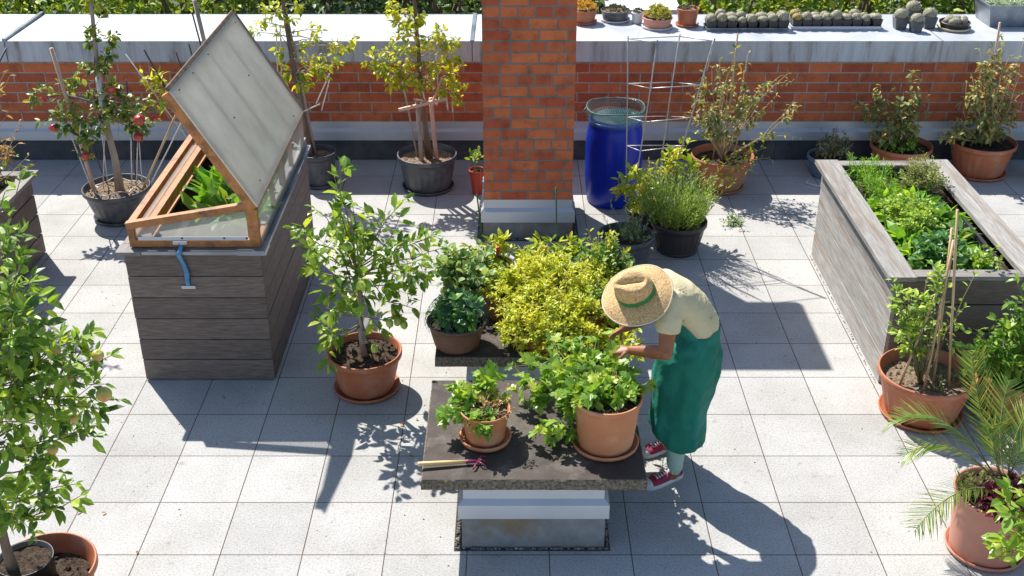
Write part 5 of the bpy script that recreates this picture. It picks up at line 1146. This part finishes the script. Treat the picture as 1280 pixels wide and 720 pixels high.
headc=HC-HN*.05+Vector((.01,.03,0))
B=MB()
loft(B,[((1.14,YC,.84),.15,.11),((1.165,YC,.95),.165,.125),((1.175,YC,1.06),.135,.10),((1.12,YC,1.19),.13,.095),((1.03,YC,1.30),.15,.105),((.95,YC,1.375),.15,.08),((.89,YC,1.41),.06,.055)])
loft(B,[((.93,YC,1.37),.060,.056),((.87,YC-.02,1.395),.053,.053),(tuple(headc+FD*-.01-HN*.06),.05,.052)])
for h,k,a in ((hipN,knN,anN),(hipF,knF,anF)):
    loft(B,[(h+Vector((0,0,.04)),.095,.10),(h.lerp(k,.4),.082,.085),(k,.056,.058),(k.lerp(a,.35),.055,.062),(k.lerp(a,.8),.038,.04),(a,.030,.034),(a-Vector((0,0,.05)),.028,.045)])
    B.blob(a+Vector((-.07,-.02,-.045)),(.10,.036,.03))
# head: skull, face, jaw, nose, ears, lips
Mh=Matrix((( FD.x,SD.x,HN.x),(FD.y,SD.y,HN.y),(FD.z,SD.z,HN.z))).to_4x4()
def hp(f,s,u): return headc+FD*f+SD*s+HN*u
B.blob(hp(-.008,0,.02),(.098,.078,.098),n=20,k=12,M=Mh)
loft(B,[(hp(.012,0,.03),.070,.085),(hp(.028,0,-.03),.064,.070),(hp(.042,0,-.075),.046,.052),(hp(.055,0,-.105),.024,.028)],side=tuple(SD))
loft(B,[(hp(.082,0,.015),.008,.010),(hp(.100,0,-.018),.012,.014),(hp(.103,0,-.030),.017,.010),(hp(.088,0,-.036),.014,.008)],side=tuple(SD),n=10)
for s_ in (-1,1):
    B.blob(hp(-.005,.080*s_,-.005),(.020,.008,.032),n=10,k=6,M=Mh)
B.blob(hp(.084,0,-.062),(.012,.024,.006),n=10,k=5,M=Mh); B.blob(hp(.082,0,-.073),(.012,.020,.007),n=10,k=5,M=Mh)
def arm(sh,el,wr):
    loft(B,[(sh+Vector((.02,0,0)),.062,.062),(sh.lerp(el,.25),.056,.058),(sh.lerp(el,.7),.050,.052),(el+(el-sh).normalized()*.005,.044,.046),(el.lerp(wr,.08),.045,.045),(el.lerp(wr,.3),.045,.043),(el.lerp(wr,.75),.034,.030),(wr,.029,.023)],side=(0,0,1))
    B.blob(el,(.046,.046,.048),n=12,k=8)
arm(shN+Vector((0,.03,0)),elN,wrN); arm(shF+Vector((0,-.03,0)),elF,wrF)
def hand(wr,fwd,palm,thumbside,curl):
    fwd=Vector(fwd).normalized(); pn=Vector(palm); pn=(pn-fwd*pn.dot(fwd)).normalized(); sd=fwd.cross(pn).normalized()*thumbside
    pc=wr+fwd*.045
    loft(B,[(wr-fwd*.01,.022,.026),(wr+fwd*.02,.018,.031),(wr+fwd*.055,.015,.041),(wr+fwd*.085,.012,.041)],side=tuple(pn),n=16)
    for i,(o,L) in enumerate(((.031,.070),(.0105,.079),(-.010,.073),(-.030,.058))):
        p=wr+fwd*.074+sd*o; d=(fwd+sd*o*2.2).normalized(); pts=[p]; a=.25
        for q,(fr,cu) in enumerate(((.42,.35),(.32,.8),(.26,.65))):
            a_=cu*curl; d=(d*math.cos(a_)+pn*math.sin(a_)).normalized(); pts.append(pts[-1]+d*L*fr*1.05)
        B.tube(pts,[.0092,.0088,.0080,.0062],10); B.blob(pts[-1],.0063,n=8,k=6)
    p=wr+fwd*.018+sd*.026; d=(fwd*.55+sd*.75+pn*.25).normalized(); pts=[p,p+d*.034]
    d=(d+fwd*.5+pn*.45).normalized(); pts.append(pts[-1]+d*.030); d=(d+pn*.5-sd*.35).normalized(); pts.append(pts[-1]+d*.025)
    B.tube(pts,[.013,.0108,.0095,.0072],10); B.blob(pts[-1],.0073,n=8,k=6)
    return pts[-1]
hand(wrN,at_y(762,436,6.14)-wrN,(-.1,.35,-1),1,.95)
hand(wrF,at_y(752,428,6.46)-wrF,(-.2,-.45,-1),-1,.9)
person=fuse(B,'person',M['skin'],.0046,.5,it=3)
tag(person,'gardener in straw hat, cream shirt and long green apron bending over the slab plants','person')
# eyes, brows and hair
m=MB()
for s_ in (-1,1): m.blob(hp(.076,.030*s_,-.002),(.011,.013,.010),0,12,8,M=Mh)
m.build('eye',M['white'],person)
m=MB()
for s_ in (-1,1): m.tube([hp(.088,.016*s_,.020),hp(.088,.032*s_,.026),hp(.078,.048*s_,.019)],.004,6)
m.build('eyebrow',M['hair'],person)
m=MB(); R_=[]
for i in range(9):
    a=-.55+i*(PI/2+.55)/8; R_.append([hp(-.012+(.108*math.cos(a)*math.cos(t))*(1 if math.cos(t)<0 else .72),.088*math.cos(a)*math.sin(t),.022+.104*math.sin(a)*(1 if math.cos(t)<.3 else .9)) for t in [2*PI*j/24 for j in range(24)]])
m.rings(R_[3:],cap1=True); m.build('hair',M['hair'],person)
# trousers
for h,k,a in ((hipN,knN,anN),(hipF,knF,anF)):
    m=MB(); R_=[]; pts=[h,h.lerp(k,.5),k,k.lerp(a,.3),k.lerp(a,.6),k.lerp(a,.82),k.lerp(a,.93),a+Vector((0,0,.005)),a+Vector((-.004,0,-.025))]; rr=[.108,.10,.078,.072,.063,.056,.054,.047,.036]
    for i,p in enumerate(pts):
        R_.append(ering(p,(h-a),rr[i],rr[i]*1.02,(0,1,0),28,lambda t,i=i:1+.035*math.sin(3*t+i*1.9)+.02*math.sin(5*t-i*2.3)))
    m.rings(R_); o=m.build('trouser_leg',M['mint'],person); o.modifiers.new('s','SUBSURF').levels=1
# shirt
S=MB()
loft(S,[((1.20,YC,1.06),.150,.112),((1.178,YC,1.13),.150,.116),((1.105,YC,1.235),.160,.122),((1.025,YC,1.312),.174,.122),((.965,YC,1.368),.168,.095),((.925,YC,1.392),.125,.078),((.90,YC,1.402),.085,.064)],n=28)
loft(S,[((.975,YC+.02,1.350),.080,.080),(shN+Vector((.0,.01,.0)),.080,.082),(shN.lerp(elN,.30),.074,.076),(shN.lerp(elN,.53),.071,.073),(shN.lerp(elN,.58),.073,.075)],side=(1,0,0))
loft(S,[((.975,YC-.02,1.350),.080,.080),(shF+Vector((.0,-.01,.0)),.080,.082),(shF.lerp(elF,.30),.074,.076),(shF.lerp(elF,.53),.071,.073),(shF.lerp(elF,.58),.073,.075)],side=(1,0,0))
shirt=fuse(S,'shirt',M['shirt'],.0095,.7,person,26)
# cloth creases on the shirt: real displacement
import mathutils.noise as mn
for v in shirt.data.vertices:
    p=v.co; q=mn.noise(Vector((p.x*11+p.z*9,p.y*4,p.z*11-p.x*9)))+.45*mn.noise(Vector((p.x*26+p.y*9,p.y*14,p.z*24)))
    rdg=1-abs(mn.noise(Vector((p.x*7-p.z*12+3,p.y*9,p.z*5+p.x*4)))*2.2); dn=max(0,1-(p-shN).length/.22)+max(0,1-abs(p.x-1.19)/.09)*.8
    q2=mn.noise(Vector((p.x*40+p.z*30,p.y*22,p.z*42-p.x*30)))
    v.co=p+v.normal*(.009+q*.0034+q2*.0018+max(0,rdg-.55)*.010*(.4+dn))
# apron: skirt plus bib plus ties
A=MB(); R_=[]
prof=[(1.085,.255,.178,.185),(1.085,.36,.183,.19),(1.09,.50,.19,.193),(1.10,.65,.20,.196),(1.115,.80,.208,.200),(1.128,.92,.206,.198),(1.148,1.01,.172,.184),(1.172,1.075,.136,.168),(1.184,1.11,.124,.160)]
pr2=[]
for a_,b_ in zip(prof,prof[1:]):
    for q_ in range(4): pr2.append(tuple(x+(y-x)*q_/4 for x,y in zip(a_,b_)))
pr2.append(prof[-1])
for i,(cx,z,rx,ry) in enumerate(pr2):
    ring=[]; tl=max(0,(z-.85)/.27); n=72
    for j in range(n):
        t=2*PI*j/n; am=.027*(1-tl*.6)
        k=1+am*math.sin(5*t+.6+z*1.3)+am*.6*math.sin(9*t-z*3)+am*.35*math.sin(14*t+2+z*5)
        x=cx+rx*k*math.cos(t); y=YC+ry*k*math.sin(t)
        zz=z+tl*.30*(x-cx) + (1-min(1,(z-.25)/.3))*.12*max(0,-math.cos(t))**1.5
        if z>.85: zz+=.006*math.sin(8*t+z*20)
        ring.append((x,y,zz))
    R_.append(ring)
A.rings(R_)
ap=A.build('apron',M['apron'],person); s_=ap.modifiers.new('s','SOLIDIFY'); s_.thickness=.005; ap.modifiers.new('u','SUBSURF').levels=1
A=MB(); R_=[]
for c,ry,rt,w in (((1.175,YC,1.08),.150,.118,1.5),((1.14,YC,1.16),.166,.130,1.3),((1.09,YC,1.25),.170,.136,1.1),((1.02,YC,1.325),.160,.135,.85),((.965,YC,1.375),.13,.116,.75)):
    ax,sd,th=frame((-.72,0,.69),(0,1,0)); ring=[]
    if th.z>0: th=-th
    for j in range(17):
        t=-w+2*w*j/16; ring.append(Vector(c)+th*rt*math.cos(t)+sd*ry*math.sin(t))
    R_.append(ring)
A.rings(R_,closed=False); o=A.build('apron_bib',M['apron'],person); s_=o.modifiers.new('s','SOLIDIFY'); s_.thickness=.005; o.modifiers.new('u','SUBSURF').levels=1
m=MB()
for s_ in (-1,1): m.tube([(.955,YC+.09*s_,1.27),(.87,YC+.095*s_,1.34),(.83,YC+.085*s_,1.42),(.86,YC+.03*s_,1.47)],.008,6)
m.build('apron_tie',M['apron'],person)
for o_,am in ((ap,.018),):
    o_.modifiers.remove(o_.modifiers['u'])
    for v in o_.data.vertices:
        p=v.co; tw=max(0,1-abs(p.z-.98)/.35); q=mn.noise(Vector((p.x*5+p.z*3,p.y*5,p.z*4-p.x*2)))*.9+mn.noise(Vector((p.x*11-p.z*9,p.y*9,p.z*13+p.x*8)))*.8*(.35+tw)+max(0,.75-abs(mn.noise(Vector((p.x*7+p.z*5,p.y*7,p.z*5-p.x*4)))*3.2))*.55
        n_=Vector((p.x-1.12,p.y-YC,0)).normalized(); v.co=p+n_*q*am
    o_.modifiers.new('u','SUBSURF').levels=1
# shoes
def shoe(heel,toe):
    heel=Vector(heel); toe=Vector(toe); f=(toe-heel); L=f.length; f.normalize(); sd=Vector((-f.y,f.x,0)); up=Vector((0,0,1))
    ST=[(0.0,.052,.016),(.025,.074,.027),(.10,.082,.034),(.22,.080,.037),(.32,.074,.038),(.45,.062,.043),(.6,.052,.048),(.74,.044,.050),(.86,.038,.046),(.94,.030,.036),(.985,.020,.020),(1.0,.010,.008)]
    def sect(t,h,w,base=.020,n=18):
        c=heel+f*(t*L); R=[]
        for j in range(n):
            a=PI*j/(n-1); R.append(c+sd*(w*math.cos(a))+up*(base+(h-.0)*math.sin(a)**.8))
        return R
    m=MB(); m.rings([sect(t,h,w) for t,h,w in ST],closed=False); o=m.build('shoe',M['shoe'],person)
    m=MB(); m.rings([sect(t,h+.004,w+.002) for t,h,w in ST if t>.84],closed=False); c=m.build('toe_cap',M['white'],person); c.parent=o
    m=MB(); R=[]
    outl=[]
    for t,w in ((0,.018),(.02,.030),(.1,.038),(.25,.041),(.45,.046),(.6,.052),(.75,.054),(.88,.049),(.96,.036),(1.0,.018)): outl.append((t,w))
    pts=[(t,w) for t,w in outl]+[(t,-w) for t,w in outl[::-1]]
    for z in (0.0,.004,.026,.030): R.append([heel+f*(t*L*1.02-.004)+sd*w*(1 if .001<z<.029 else .96)+up*(z+.001) for t,w in pts])
    m.rings(R,cap0=True,cap1=True); c=m.build('sole',M['white'],person); c.parent=o
    m=MB()
    def top(t,u):
        for (a,h1,w1),(b,h2,w2) in zip(ST,ST[1:]):
            if a<=t<=b: q=(t-a)/(b-a); h=h1+(h2-h1)*q; w=w1+(w2-w1)*q
        ang=PI/2-u; return heel+f*(t*L)+sd*(w*1.04*math.cos(ang))+up*(.023+h*math.sin(ang)**.8)
    for k in range(6):
        t=.36+.065*k; m.tube([top(t,-.5),top(t+.012,0)+up*.003,top(t+.03,.5)],.0030,6); m.tube([top(t,.5),top(t+.012,0)+up*.003,top(t+.03,-.5)],.0030,6)
    b=top(.36,0)+up*.008
    for s_ in (-1,1):
        m.tube([b,b+sd*.035*s_+up*.012-f*.01,b+sd*.055*s_-up*.012+f*.012,b+sd*.03*s_-up*.004+f*.018,b],.003,5); m.tube([b,b+sd*.03*s_+f*.03-up*.01,b+sd*.045*s_+f*.04-up*.03],.0028,5)
    c=m.build('lace',M['white'],person); c.parent=o
    m=MB(); c0=heel+f*(L*.17)
    m.rings([[c0+f*(.052*math.cos(a)*q)+sd*(.033*math.sin(a)*q)+up*z for a in [2*PI*i/24 for i in range(24)]] for q,z in ((.9,.085),(1.02,.098),(1.0,.106),(.8,.104),(.6,.09))],cap1=True)
    c=m.build('shoe_collar',M['blackcloth'],person); c.parent=o
shoe((1.128,6.125,0),(.868,5.985,0)); shoe((1.14,6.475,0),(.882,6.33,0))
# straw hat
ho=HC; Mo=Matrix.Translation(ho)@Mh
def hatp(x,y,z): return Mo@Vector((x,y,z))
def brimz(r,t): # drooping brim, a little wavy
    q=(r-.09)/.122; return -.028*q*q+.010*math.sin(2*t+.7)*q+.004*math.sin(5*t)*q
hat=MB(); n=72
radii=[.088+.0103*i for i in range(13)]; R_=[]
for r_ in radii: R_.append([hatp(r_*1.04*math.cos(t),r_*.97*math.sin(t),brimz(r_,t)) for t in [2*PI*j/n for j in range(n)]])
hat.rings(R_)
R_=[[p-HN*.004 for p in ring] for ring in R_][::-1]; hat.rings(R_)
CR=[]; Hc=.118
for i in range(15):
    u=i/14; ring=[]
    for j in range(n):
        t=2*PI*j/n
        if u<.6: q=u/.6; rr_=.106-.016*q**1.5; z=q*.132
        elif u<.75: q=(u-.6)/.15; rr_=.090-.015*q; z=.132+.014*math.sin(q*PI/2)
        else: q=(u-.75)/.25; rr_=.075*(1-q)+.0005; z=.146
        x=rr_*1.14*math.cos(t); y=rr_*.92*math.sin(t)
        # side pinches near the front and a lengthwise crease on top
        if u>.25: k=min(1,(u-.25)/.4); y*=1-.30*k*math.exp(-((x-.062)/.035)**2); 
        if u>.55: k=min(1,(u-.55)/.2); z-=k*.024*math.exp(-(y/.017)**2)*math.exp(-((x+.005)/.085)**4); z+=.012*k*(x/.09); z-=k*.012*math.exp(-((x+.085)/.04)**2)
        ring.append(hatp(x,y,z+random.uniform(-.0007,.0007)))
    CR.append(ring)
hat.rings(CR,cap1=True); h_o=hat.build('straw_hat',M['straw'],person)
m=MB(); m.rings([[hatp(rr_*1.14*math.cos(t),rr_*.92*math.sin(t)*(1-.0*z),z) for t in [2*PI*j/n for j in range(n)]] for rr_,z in ((.1065,.004),(.1085,.006),(.1070,.040),(.1045,.042))]); c=m.build('hat_band',M['hatband'],person); c.parent=h_o
m=MB(); m.tube([hatp(.2125*1.04*math.cos(t),.2125*.97*math.sin(t),brimz(.2125,t)-.002) for t in [2*PI*j/72 for j in range(73)]],.0052,6,cap=False); c=m.build('brim_edge',M['hat_edge'],person); c.parent=h_o
